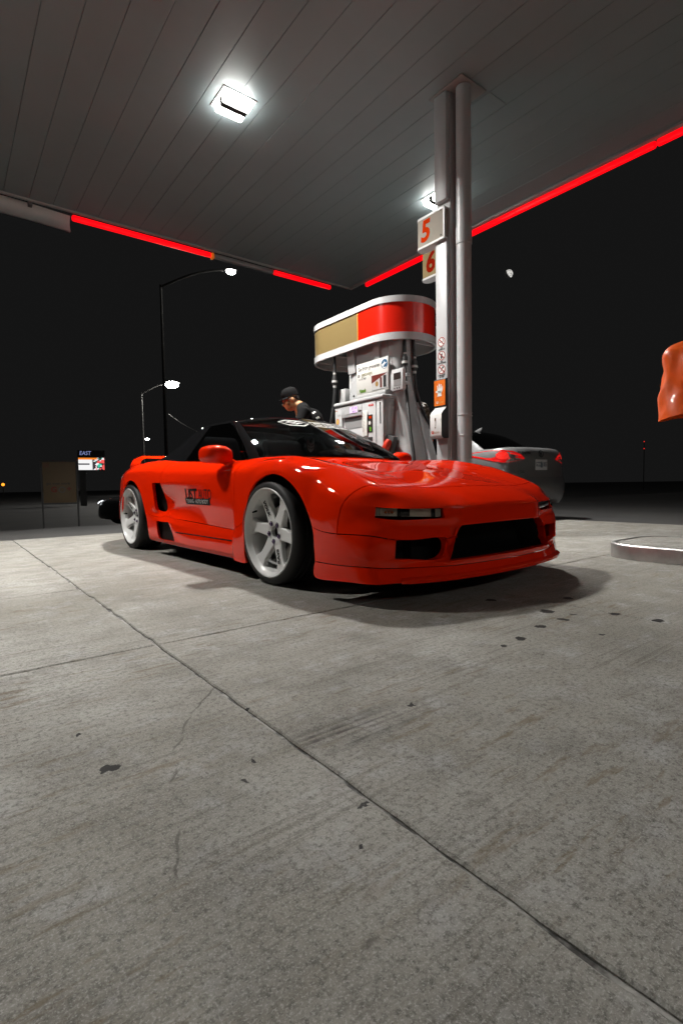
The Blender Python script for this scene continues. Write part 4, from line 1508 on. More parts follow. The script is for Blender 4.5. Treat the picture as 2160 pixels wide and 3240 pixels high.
def stadium(e=0, n=20, y1=4.66, y2=5.66, r=.45, xc=4.5):
    r = r + e
    P = [(xc - r * math.sin(a), y2 + r * math.cos(a)) for a in np.linspace(0, math.pi / 2, n)] + [(xc - r * math.cos(a), y1 - r * math.sin(a)) for a in np.linspace(0, math.pi, 2 * n)] + [(xc + r * math.cos(a), y2 + r * math.sin(a)) for a in np.linspace(0, math.pi / 2, n)]
    return P
def ribbon(P, z0, z1, closed=True):
    n = len(P)
    mb = MB()
    vs = [(x, y, z0) for x, y in P] + [(x, y, z1) for x, y in P]
    mb.add(vs, [(k, (k + 1) % n, n + (k + 1) % n, n + k) for k in range(n if closed else n - 1)])
    return mb
# top sign: white ring, red and gold band, white ring, hollow below
S0_, S1_ = stadium(.012), stadium(-.02)
def ringsolid(A, B, z0, z1):
    n = len(A)
    mb = MB()
    vs = [(x, y, z0) for x, y in A] + [(x, y, z1) for x, y in A] + [(x, y, z1) for x, y in B] + [(x, y, z0) for x, y in B]
    fs = []
    for L in range(4):
        fs += [(L * n + k, L * n + (k + 1) % n, ((L + 1) % 4) * n + (k + 1) % n, ((L + 1) % 4) * n + k) for k in range(n)]
    mb.add(vs, fs)
    return mb
pb('sign_ring', ringsolid(S0_, S1_, 2.235, 2.315), PWH, smooth=40)
pb('sign_ring', ringsolid(S0_, S1_, 2.655, 2.725), PWH, smooth=40)
pb('sign_lid', MB().prism(stadium(-.015), 2.70, 2.722), PWH)
pb('sign_soffit', MB().prism(stadium(-.022), 2.52, 2.535), PWH)
pb('sign_lining', ribbon(stadium(-.018), 2.30, 2.53), PWH, smooth=40)
for yy in (5.42, 5.86, 4.40):
    pb('soffit_fin', MB().box(4.16, 4.9, yy, yy + .02, 2.26, 2.515), PLG)
P = stadium(.0)
red = [p for p in P if p[0] <= 4.5 and p[1] <= 4.896] + [p for p in P if p[0] > 4.5 and p[1] <= 4.70]
front = [(4.05, 4.896)]
iy = [i for i, p in enumerate(P) if p[0] < 4.2 and p[1] <= 4.66 + 1e-6][0]
redP = [(4.05, 4.896)] + P[iy:iy + 40] + [(4.95, 4.896)]
goldP = [(4.95, 4.896)] + [p for p in P[iy + 40:]] + P[:iy] + [(4.05, 4.896)]
pb('red_band', ribbon(redP, 2.31, 2.66, False), SRED, smooth=40)
pb('gold_band', ribbon(goldP, 2.31, 2.66, False), SGOLD, smooth=40)
pb('band_joint', MB().box(4.046, 4.052, 4.892, 4.900, 2.315, 2.655), mat('joint_yellow', (.75, .45, .06), .5))
# flared tower
def plan(z):
    zs = [.09, .4, .7, .9, 1.05, 1.2, 1.35, 1.5, 1.7, 2.42]
    L = [.68, .68, .675, .66, .63, .58, .53, .50, .475, .470]
    Wd = [.36, .36, .36, .36, .355, .35, .345, .34, .335, .33]
    return np.interp(z, zs, L), np.interp(z, zs, Wd)
rows = []
zz = np.linspace(.095, 2.52, 52)
for z in zz:
    L, w = plan(z)
    L2 = np.mean([plan(z + d)[0] for d in np.linspace(-.12, .12, 7)])
    row = []
    for k in range(48):
        a = 2 * math.pi * k / 48
        ca, sa = math.cos(a), math.sin(a)
        n = 4.2
        r = (abs(ca) ** n + abs(sa) ** n) ** (-1 / n)
        row.append((4.355 + r * ca * w * .6, 4.83 + r * sa * L2, z))
    rows.append(row + [row[0]])
pb('tower', MB().grid(rows), PWH, smooth=50, weld=True)
fin_ = [(4.70, .10), (4.04, .10), (4.06, .55), (4.117, .845), (4.175, 1.02), (4.232, 1.19), (4.275, 1.33), (4.326, 1.457), (4.39, 1.535), (4.477, 1.593), (4.70, 1.60)]
pb('wave_fin', MB().prism(fin_, 4.47, 4.60, 0, Matrix(((0, 0, 1, 0), (1, 0, 0, 0), (0, 1, 0, 0), (0, 0, 0, 1)))), PWH, smooth=35, bevel=.02, seg=3)
# upright ribs up to the sign
for y0, y1 in ((5.06, 5.20), (4.60, 4.70)):
    pb('sign_bracket', MB().prism([(4.085, 2.50), (4.16, 2.50), (4.16, 1.98), (4.14, 1.98)], y0, y1, 0, Matrix(((1, 0, 0, 0), (0, 0, 1, 0), (0, 1, 0, 0), (0, 0, 0, 1)))), PLG, weld=True)
# payment cabinet
pb('cabinet', MB().box(4.035, 4.22, 4.41, 5.315, .30, 1.60), PWH, smooth=40, bevel=.028, seg=3)
pb('cabinet_hood', MB().box(3.985, 4.22, 4.395, 5.325, 1.565, 1.615), PWH, smooth=40, bevel=.018, seg=3)
for nm, y0, y1, z0, z1 in (('face_plate', 5.175, 5.310, .40, 1.555), ('face_plate', 4.53, 4.775, .40, 1.555), ('face_plate', 4.777, 5.173, 1.415, 1.555), ('face_plate', 4.777, 5.173, .40, 1.262), ('side_bezel', 4.412, 4.524, .40, 1.558)):
    pb(nm, MB().box(4.0 if nm == 'face_plate' else 4.004, 4.05, y0, y1, z0, z1), PWH, smooth=40, bevel=.004)
mb = MB()
mb.add([(4.034, 4.785, 1.41), (4.034, 5.165, 1.41), (4.006, 5.10, 1.27), (4.006, 4.785, 1.27)], [(0, 1, 2, 3)])
pb('recess_back', mb, PGR)
mb = MB()
mb.box(3.997, 4.002, 4.858, 5.108, 1.452, 1.536)
dw = pb('display_window', mb, PLG)
pb('lit_display', MB().box(3.9955, 3.9975, 4.864, 5.008, 1.458, 1.530), mat('display_pink', (.5, .35, .55), .3, emit=.75, ecol=(.86, .60, .95)), dw)
for tx, z, sz in (('37.10', 1.508, .042), ('38.91', 1.472, .030)):
    text_mesh('display_digits', tx, sz, PO @ YZ(3.9945, 4.925, z), mat('digit_blue', (.03, .025, .07), .5), dw)
text_mesh('cabinet_lettering', 'Litre', .036, PO @ YZ(3.9985, 4.815, 1.470), PDK, pump, bold=.0012)
pb('sale_sticker', MB().box(3.998, 4.0, 4.57, 4.655, 1.498, 1.522), mat('sticker_red', (.5, .01, .01), .5))
text_mesh('cabinet_lettering', 'STOP', .018, PO @ YZ(3.9972, 4.612, 1.510), PWHITE, pump)
pb('stripe_sticker', MB().box(3.998, 4.0, 5.255, 5.30, 1.512, 1.520), mat('sticker_rust', (.45, .10, .03), .5))
for z in (1.462, 1.450):
    pb('small_print', MB().box(3.9985, 4.0, 5.20, 5.26, z, z + .004), PGR)
# scallop shell emblem
sh = []
for k in range(13):
    a = math.pi * (-.12 + 1.24 * k / 12)
    r = .040 * (1 + .04 * math.cos(k * math.pi))
    sh.append((r * math.cos(a) * .85, .004 + r * math.sin(a)))
sh = [(.016, -.034), (.020, -.022)] + sh + [(-.020, -.022), (-.016, -.034)]
em = pb('shell_emblem', MB().prism(sh, 0, .001, 0, YZ(3.9995, 5.258, 1.375)), mat('emblem_red', (.50, .04, .01), .4))
mb = MB()
mb.prism([(a * .80, b * .80) for a, b in sh], .0012, .0018, 0, PO @ YZ(3.9995, 5.258, 1.375))
build('emblem_fill', mb, mat('emblem_yellow', (.62, .42, .10), .4), em)
# receipt hanging from its slot
rows = [[(3.992 - .012 * math.sin(t * 2.4), y, 1.46 - .30 * t) for y in (4.668, 4.71, 4.755)] for t in np.linspace(0, 1, 10)]
mb = MB().grid(rows)
rc = pb('receipt', mb, mat('paper', (.68, .67, .63), .7), smooth=60)
mb = MB()
for j in range(14):
    t = .10 + j * .055
    w_ = .02 + .028 * ((j * 7) % 5) / 5
    x = 3.9905 - .012 * math.sin(t * 2.4)
    mb.add([tuple(PO @ Vector(v)) for v in [(x, 4.748, 1.46 - .30 * t), (x, 4.748 - w_, 1.46 - .30 * t), (x, 4.748 - w_, 1.456 - .30 * t), (x, 4.748, 1.456 - .30 * t)]], [(0, 1, 2, 3)])
kind(build('receipt_print', mb, PGR, rc), 'stuff')
ad = pb('side_advert', MB().box(3.9965, 3.9995, 4.585, 4.662, 1.195, 1.40), PDK)
pb('advert_heading', MB().box(3.995, 3.9962, 4.598, 4.65, 1.355, 1.385), ORED, ad)
mb = MB()
mb.prism([(-.016, -.03), (0, -.022), (.016, -.03), (.010, -.006), (.022, .016), (.006, .014), (0, .03), (-.008, .014), (-.022, .018), (-.010, -.006)], 0, .001, 0, PO @ YZ(3.996, 4.622, 1.235))
build('advert_leaf', mb, mat('leaf_green', (.12, .42, .02), .5), ad)
mb = MB()
mb.prism([(.022 * math.cos(a), .022 * math.sin(a)) for a in np.linspace(0, 2 * math.pi, 17)[:-1]], 0, .001, 0, PO @ YZ(3.996, 4.637, 1.305))
build('advert_cup', mb, PWHITE, ad)
pb('card_slot', MB().box(3.992, 4.001, 4.59, 4.665, 1.075, 1.140), PDK, smooth=40, bevel=.004)
pb('card_slot', MB().box(3.990, 4.001, 4.565, 4.69, .96, 1.040), PDK, smooth=40, bevel=.004)
pb('keypad_screen', MB().box(3.996, 4.001, 4.85, 4.96, 1.10, 1.16), PGR, smooth=40, bevel=.003)
pb('side_slot', MB().box(4.0, 4.006, 4.446, 4.462, 1.28, 1.525), PDK)
# poster above the cabinet
TP = Matrix.Translation((0, 0, 0))
pw0 = pb('advert_poster', MB().box(4.105, 4.135, 4.425, 5.0, 1.675, 2.055), mat('poster_paper', (.60, .59, .56), .35), smooth=40, bevel=.004)
text_mesh('poster_lettering', 'Go from groceries', .066, PO @ YZ(4.1035, 4.765, 1.985), PRINT, pw0, squeeze=.80)
text_mesh('poster_lettering', 'to', .066, PO @ YZ(4.1035, 4.955, 1.915), PRINT, pw0, squeeze=.80)
text_mesh('poster_lettering', 'getaways', .066, PO @ YZ(4.1035, 4.80, 1.915), mat('print_olive', (.17, .16, .04), .5), pw0, squeeze=.80)
text_mesh('poster_lettering', 'Use AIR MILES', .030, PO @ YZ(4.1035, 4.885, 1.865), PGR, pw0, squeeze=.8)
text_mesh('poster_lettering', 'Needs', .060, PO @ YZ(4.1035, 4.885, 1.722), mat('print_green', (.10, .20, .02), .5), pw0, bold=.003, shear=.3, squeeze=.75)
mb = MB()
mb.prism([(.055 * math.cos(a), .055 * math.sin(a)) for a in np.linspace(0, 2 * math.pi, 25)[:-1]], 0, .001, 0, PO @ YZ(4.1045, 4.487, 1.975))
be = build('round_emblem', mb, mat('emblem_blue', (.02, .09, .19), .4), pw0)
mb = MB()
mb.prism([(-.045, .0), (-.01, .012), (.0, .035), (.008, .010), (.048, .016), (.0, -.006), (-.028, -.035)], .0012, .0018, 0, PO @ YZ(4.1045, 4.487, 1.975))
mb.prism([(.032 * math.cos(a), -.045 + .006 * math.sin(a)) for a in np.linspace(0, 2 * math.pi, 13)[:-1]], .0012, .0018, 0, PO @ YZ(4.1045, 4.487, 1.978))
build('emblem_mark', mb, PWHITE, be)
sub = pb('poster_inset', MB().box(4.1005, 4.1045, 4.432, 4.715, 1.70, 1.875), PLG)
mb = MB()
mb.add([tuple(PO @ Vector(v)) for v in [(4.0995, 4.712, 1.78), (4.0995, 4.712, 1.872), (4.0995, 4.435, 1.872)]], [(0, 2, 1)])
build('inset_corner', mb, mat('inset_brown', (.12, .015, .008), .5), sub)
mb = MB()
mb.prism([(.027 * math.cos(a), .030 * math.sin(a)) for a in np.linspace(0, 2 * math.pi, 17)[:-1]], 0, .001, 0, PO @ YZ(4.100, 4.618, 1.765))
build('inset_coin', mb, mat('coin_gold', (.30, .18, .05), .4), sub)
pb('inset_bar', MB().box(4.0985, 4.1002, 4.530, 4.562, 1.715, 1.83), mat('inset_dark_red', (.10, .02, .012), .5), sub)
pb('inset_bar', MB().box(4.0985, 4.1002, 4.455, 4.505, 1.712, 1.845), PDK, sub)
pb('poster_ledge', MB().box(4.06, 4.16, 4.43, 4.95, 1.622, 1.668), PLG, smooth=40, bevel=.008)
pb('lock_knob', MB().lathe([(0, .012), (.012, .008), (.012, 0)], 12, 0, YZ(4.158, 5.12, 1.70)), PDK)
# card reader on the near end
cr_ = pb('card_reader', MB().box(4.085, 4.135, 4.168, 4.352, 1.635, 1.875), PWH, smooth=40, bevel=.010)
pb('reader_screen', MB().box(4.081, 4.0855, 4.20, 4.312, 1.755, 1.830), mat('reader_dark', (.035, .025, .022), .25), cr_)
pb('reader_tray', MB().box(4.082, 4.0855, 4.20, 4.312, 1.685, 1.753), PGR, cr_)
for y in (4.30, 4.262, 4.224):
    pb('reader_button', MB().lathe([(0, .004), (.010, .003), (.010, 0)], 12, 0, YZ(4.0855, y, 1.660)), PDK, cr_)
pb('reader_bracket', MB().box(4.12, 4.30, 4.30, 4.40, 1.66, 1.85), PWH)
for yy, zz_ in ((5.30, 1.02), (4.545, 1.53), (4.545, .95), (5.19, 1.53)):
    pb('panel_screw', MB().lathe([(0, .003), (.006, .002), (.006, 0)], 10, 0, YZ(3.9995, yy, zz_)), PGR)
pb('tower_seam', MB().box(4.136, 4.141, 4.462, 4.468, 1.66, 2.5), PGR)
# hoses
def hose(pts, r=.019, n=10, sm=14):
    P = [Vector(p) for p in pts]
    out = []
    for i in range(len(P) - 1):
        p0, p1, p2, p3 = P[max(i - 1, 0)], P[i], P[i + 1], P[min(i + 2, len(P) - 1)]
        for t in np.linspace(0, 1, sm)[:-1]:
            out.append(.5 * ((2 * p1) + (p2 - p0) * t + (2 * p0 - 5 * p1 + 4 * p2 - p3) * t * t + (3 * p1 - p0 - 3 * p2 + p3) * t ** 3))
    out.append(P[-1])
    return MB().tube(out, r, n)
def breakaway(par, x, y, z, top=.0, lean=(0, 0)):
    A = Matrix.Translation((x, y, z))
    pb('coupling', MB().lathe([(.016, .13), (.019, .125), (.019, .09), (.034, .05), (.036, .0), (.034, -.03), (.022, -.06), (.018, -.10), (.016, -.105)], 16, 0, A), PDK, par, smooth=40)
    pb('coupling_tape', MB().lathe([(.0375, .01), (.0375, -.018)], 16, 0, A), TAPE, par)
    pb('coupling_tape', MB().lathe([(.0205, .108), (.0205, .088)], 16, 0, A), TAPE, par)
    pb('coupling_tape', MB().lathe([(.0235, -.055), (.0215, -.085)], 16, 0, A), TAPE, par)
h = pb('hose', hose([(4.10, 5.44, 2.52), (4.10, 5.44, 1.95), (4.08, 5.45, 1.6), (4.03, 5.50, 1.2), (4.0, 5.52, .75), (4.05, 5.42, .42), (4.10, 5.25, .5)]), HOSE, smooth=60)
breakaway(h, 4.10, 5.44, 1.93)
h = pb('hose', hose([(4.30, 4.345, 2.52), (4.275, 4.325, 1.98), (4.22, 4.255, 1.69), (4.10, 4.075, 1.18), (4.05, 3.97, .82), (4.02, 3.98, .50), (4.04, 4.16, .42), (4.08, 4.38, .72)]), HOSE, smooth=60)
breakaway(h, 4.275, 4.325, 1.985)
h = pb('hose', hose([(4.42, 4.345, 2.52), (4.43, 4.325, 1.95), (4.47, 4.325, 1.65), (4.55, 4.28, 1.40), (4.62, 4.10, 1.0), (4.7, 4.0, .5)]), HOSE, smooth=60)
breakaway(h, 4.43, 4.325, 1.955)
for zz_ in (1.80, 1.71):
    pb('hose_clip', MB().box(4.20, 4.27, 4.225, 4.30, zz_, zz_ + .035), PWH, smooth=40, bevel=.004)
# nozzle in its boot at the near corner, another at the far end
def nozzle(y, dy):
    M = Matrix.Translation((4.085, y, 1.02)) @ Matrix.Rotation(math.radians(12), 4, 'X')
    boot = [(-.085, -.16), (.055, -.16), (.095, .12), (-.055, .13)]
    b = MB().prism(boot, -.03, .030, 0, M @ frame((0, 0, 0), (0, -1, 0), (0, 0, 1)))
    o = pb('nozzle_boot', b, mat('boot_grey', (.05, .05, .05), .5), smooth=40, bevel=.008)
    m = MB()
    m.tube([(4.045, y + .02, .90), (4.028, y + .0, .98), (4.035, y - .035, 1.05), (4.05, y - .045, 1.085)], [.035, .046, .044, .034], 12)
    nz = pb('nozzle', m, NOZ, smooth=50)
    m = MB()
    m.tube([(4.02, y + .02, .985), (4.005, y + .055, .95), (4.01, y + .07, .88), (4.03, y + .05, .82)], [.022, .03, .03, .02], 10)
    pb('nozzle_grip', m, NOZ, nz, smooth=50)
nozzle(4.405, 1)
nozzle(5.36, -1)
# bin-like dark bracket on the far side
pb('far_bracket', MB().box(4.18, 4.30, 5.33, 5.46, 1.62, 1.83), PLG, smooth=40, bevel=.006)
pb('far_fin', MB().prism([(4.15, .5), (4.5, .5), (4.5, 1.50), (4.15, 1.38)], 5.44, 5.47, 0, Matrix(((1, 0, 0, 0), (0, 0, 1, 0), (0, 1, 0, 0), (0, 0, 0, 1)))), PWH, weld=True)

# ================================================================== GREY SEDAN
SPAINT = mat('sedan_grey_paint', (.20, .202, .206), .33, metal=.3, coat=1.0, coat_rough=.03)
SGLASS = glass_mat('sedan_glass', (.04, .042, .045), 1.5)
TRED = mat('lamp_red', (.30, .003, .003), .12, coat=.5, emit=.38, ecol=(1, .01, .01), bump=.5, bscale=26)
TDEEP = mat('lamp_deep_red', (.10, .002, .003), .12, coat=1.0)
TCLR = mat('lamp_clear', (.55, .53, .50), .15, metal=.5, coat=1.0, bump=.6, bscale=60)
AMB = mat('reflector_amber', (.75, .16, .02), .3, coat=1)

def sedan_body():
    c = Cage()
    # x forward from the rear bumper face, y to the left, rows bottom to shoulder
    cols = {
     'R0': [(.10,0,.235),(.03,0,.36),(.0,0,.53),(.055,0,.66),(.085,0,.80),(.075,0,.94),(.085,0,1.04),(.14,0,1.095)],
     'R1': [(.10,.30,.235),(.035,.30,.36),(.005,.30,.53),(.06,.30,.66),(.09,.30,.80),(.08,.30,.94),(.09,.30,1.04),(.145,.29,1.095)],
     'R2': [(.13,.58,.24),(.07,.58,.36),(.045,.58,.53),(.075,.57,.66),(.105,.565,.80),(.10,.56,.925),(.11,.55,1.01),(.165,.53,1.088)],
     'R3': [(.22,.78,.25),(.155,.78,.36),(.135,.785,.53),(.15,.77,.66),(.170,.758,.835),(.185,.745,.925),(.20,.72,1.045),(.25,.67,1.085)],
     'S0': [(.36,.855,.26),(.32,.868,.36),(.30,.873,.53),(.31,.868,.66),(.33,.855,.83),(.36,.84,.915),(.38,.80,1.035),(.42,.71,1.074)],
     'S1': [(.56,.865,.26),(.555,.878,.36),(.555,.885,.50),(.54,.885,.66),(.55,.878,.79),(.56,.865,.90),(.58,.825,1.01),(.60,.725,1.072)],
     'S2': [None,None,(.60,.888,.60),(.62,.89,.70),(.66,.884,.81),(.68,.870,.90),(.70,.835,1.00),(.72,.735,1.07)],
     'S3': [None,None,(.92,.89,.715),(.92,.892,.765),(.92,.886,.83),(.93,.872,.90),(.94,.838,.99),(.95,.745,1.066)],
     'S4': [None,None,(1.23,.888,.60),(1.22,.89,.70),(1.20,.885,.80),(1.20,.872,.89),(1.20,.84,.98),(1.20,.75,1.055)],
     'S5': [(1.30,.85,.20),(1.29,.872,.30),(1.28,.882,.47),(1.29,.885,.64),(1.30,.876,.77),(1.30,.868,.88),(1.30,.84,.97),(1.30,.752,1.05)],
     'S6': [(1.8,.85,.20),(1.8,.87,.30),(1.8,.872,.47),(1.8,.878,.62),(1.8,.875,.75),(1.8,.868,.86),(1.8,.845,.95),(1.8,.76,1.02)],
     'S7': [(2.5,.85,.20),(2.5,.87,.30),(2.5,.872,.47),(2.5,.878,.62),(2.5,.875,.74),(2.5,.868,.84),(2.5,.845,.92),(2.5,.765,.98)],
     'S8': [(3.24,.85,.20),(3.25,.872,.30),(3.26,.882,.45),(3.26,.885,.60),(3.26,.878,.72),(3.26,.865,.81),(3.26,.835,.88),(3.26,.75,.93)],
     'S9': [None,None,(3.33,.888,.60),(3.33,.888,.66),(3.33,.88,.74),(3.33,.862,.81),(3.33,.83,.87),(3.33,.745,.92)],
     'S10': [None,None,(3.63,.89,.70),(3.63,.888,.73),(3.63,.875,.77),(3.63,.85,.81),(3.63,.81,.85),(3.63,.72,.885)],
     'S11': [None,None,(3.93,.885,.60),(3.93,.88,.65),(3.93,.865,.70),(3.93,.835,.75),(3.93,.79,.79),(3.93,.69,.82)],
     'S12': [(4.0,.84,.22),(4.0,.86,.30),(4.0,.865,.45),(4.0,.86,.58),(4.02,.84,.66),(4.04,.81,.72),(4.05,.76,.765),(4.05,.67,.80)],
     'F1': [(4.30,.70,.22),(4.34,.72,.30),(4.34,.72,.45),(4.32,.71,.58),(4.29,.69,.65),(4.27,.66,.70),(4.24,.62,.735),(4.20,.55,.765)],
     'F2': [(4.44,.35,.22),(4.49,.35,.30),(4.49,.35,.45),(4.46,.35,.58),(4.42,.34,.65),(4.39,.33,.70),(4.34,.31,.735),(4.28,.29,.765)],
     'F3': [(4.47,0,.22),(4.52,0,.30),(4.52,0,.45),(4.49,0,.58),(4.45,0,.65),(4.41,0,.70),(4.36,0,.735),(4.30,0,.765)],
    }
    names = list(cols)
    for n in names:
        for r, p in enumerate(cols[n]):
            if p:
                c.v((n, r), p)
    # trunk lid, bonnet: rows across
    ks = ['R2', 'R1', 'R0']
    tops = ['S0', 'S1', 'S2', 'S3', 'S4', 'S5', 'S6', 'S7', 'S8', 'S9', 'S10', 'S11', 'S12']
    for n in tops:
        x, y, z = cols[n][7]
        for k, f in enumerate((.68, .36, 0)):
            if n in ('S0', 'S1', 'S2', 'S8', 'S9', 'S10', 'S11', 'S12'):
                c.v(('T', n, k), (x + (.0 if x < 2 else .05 * (1 - f)), y * f, z + .012 * (1 - f)))
    for k, f in enumerate(ks):
        c.id[('T', 'R3', k)] = c.id[(f, 7)]
    for k, f in enumerate(('F1', 'F2', 'F3')):
        c.id[('T', 'FC', k)] = c.id[(f, 7)]
    for a, b in zip(names, names[1:]):
        for r in range(7):
            part = 'body'
            if a in ('R0', 'R1') and r >= 3 or (a == 'R2' and r in (3, 4, 6)):
                part = 'boot_lid' if a != 'R2' else 'body'
            elif r < 3 and a in ('R0', 'R1', 'R2', 'R3', 'S0'):
                part = 'rear_bumper'
            c.q(part, (a, r), (a, r + 1), (b, r + 1), (b, r))
    ch = ['R3'] + tops + ['FC']
    for a, b in zip(ch, ch[1:]):
        g = lambda n, k: ((n, 7) if k < 0 else ('T', n, k))
        for k in range(-1, 2):
            if b == 'FC':
                if k == -1:
                    c.q('bonnet', ('S12', 7), ('T', 'S12', 0), ('F1', 7))
                    continue
            c.q('boot_lid' if a in ('R3', 'S0', 'S1') and k >= 0 else ('bonnet' if a in tops[8:] else 'body'), g(a, k), g(a, k + 1), g(b, k + 1), g(b, k))
    for a, b in (('R0', 'R1'), ('R1', 'R2'), ('R2', 'R3')):
        c.cr((a, 7), (b, 7), .35)
        c.cr((a, 3), (b, 3), .4)
        c.cr((a, 2), (b, 2), .4)
    return c

def sedan_cabin():
    c = Cage()
    K = [
     [(.60,.70,1.07),(.62,.66,1.082),(.60,.40,1.09),(.59,0,1.095)],
     [(.92,.735,1.065),(.90,.60,1.255),(.88,.38,1.275),(.87,0,1.285)],
     [(1.30,.755,1.048),(1.27,.555,1.405),(1.24,.36,1.425),(1.22,0,1.434)],
     [(1.85,.765,1.01),(1.85,.56,1.432),(1.85,.36,1.452),(1.85,0,1.46)],
     [(2.35,.77,.985),(2.35,.55,1.395),(2.35,.36,1.418),(2.35,0,1.428)],
     [(2.85,.765,.955),(2.80,.62,1.17),(2.82,.40,1.19),(2.84,0,1.20)],
     [(3.28,.745,.92),(3.24,.69,.94),(3.32,.42,.945),(3.38,0,.95)]]
    for i, row in enumerate(K):
        for k, p in enumerate(row):
            c.v((i, k), p)
    for i in range(6):
        for k in range(3):
            if k == 0:
                part = 'side_window' if i in (2, 3, 4) else 'cabin_shell'
            else:
                part = 'rear_window' if i < 2 else ('windscreen' if i > 3 else 'cabin_shell')
            c.q(part, (i, k), (i, k + 1), (i + 1, k + 1), (i + 1, k))
        c.cr((i, 1), (i + 1, 1), .5)
    return c
_sb = sedan_body().solve(levels=2)
_sc = sedan_cabin().solve(levels=2)

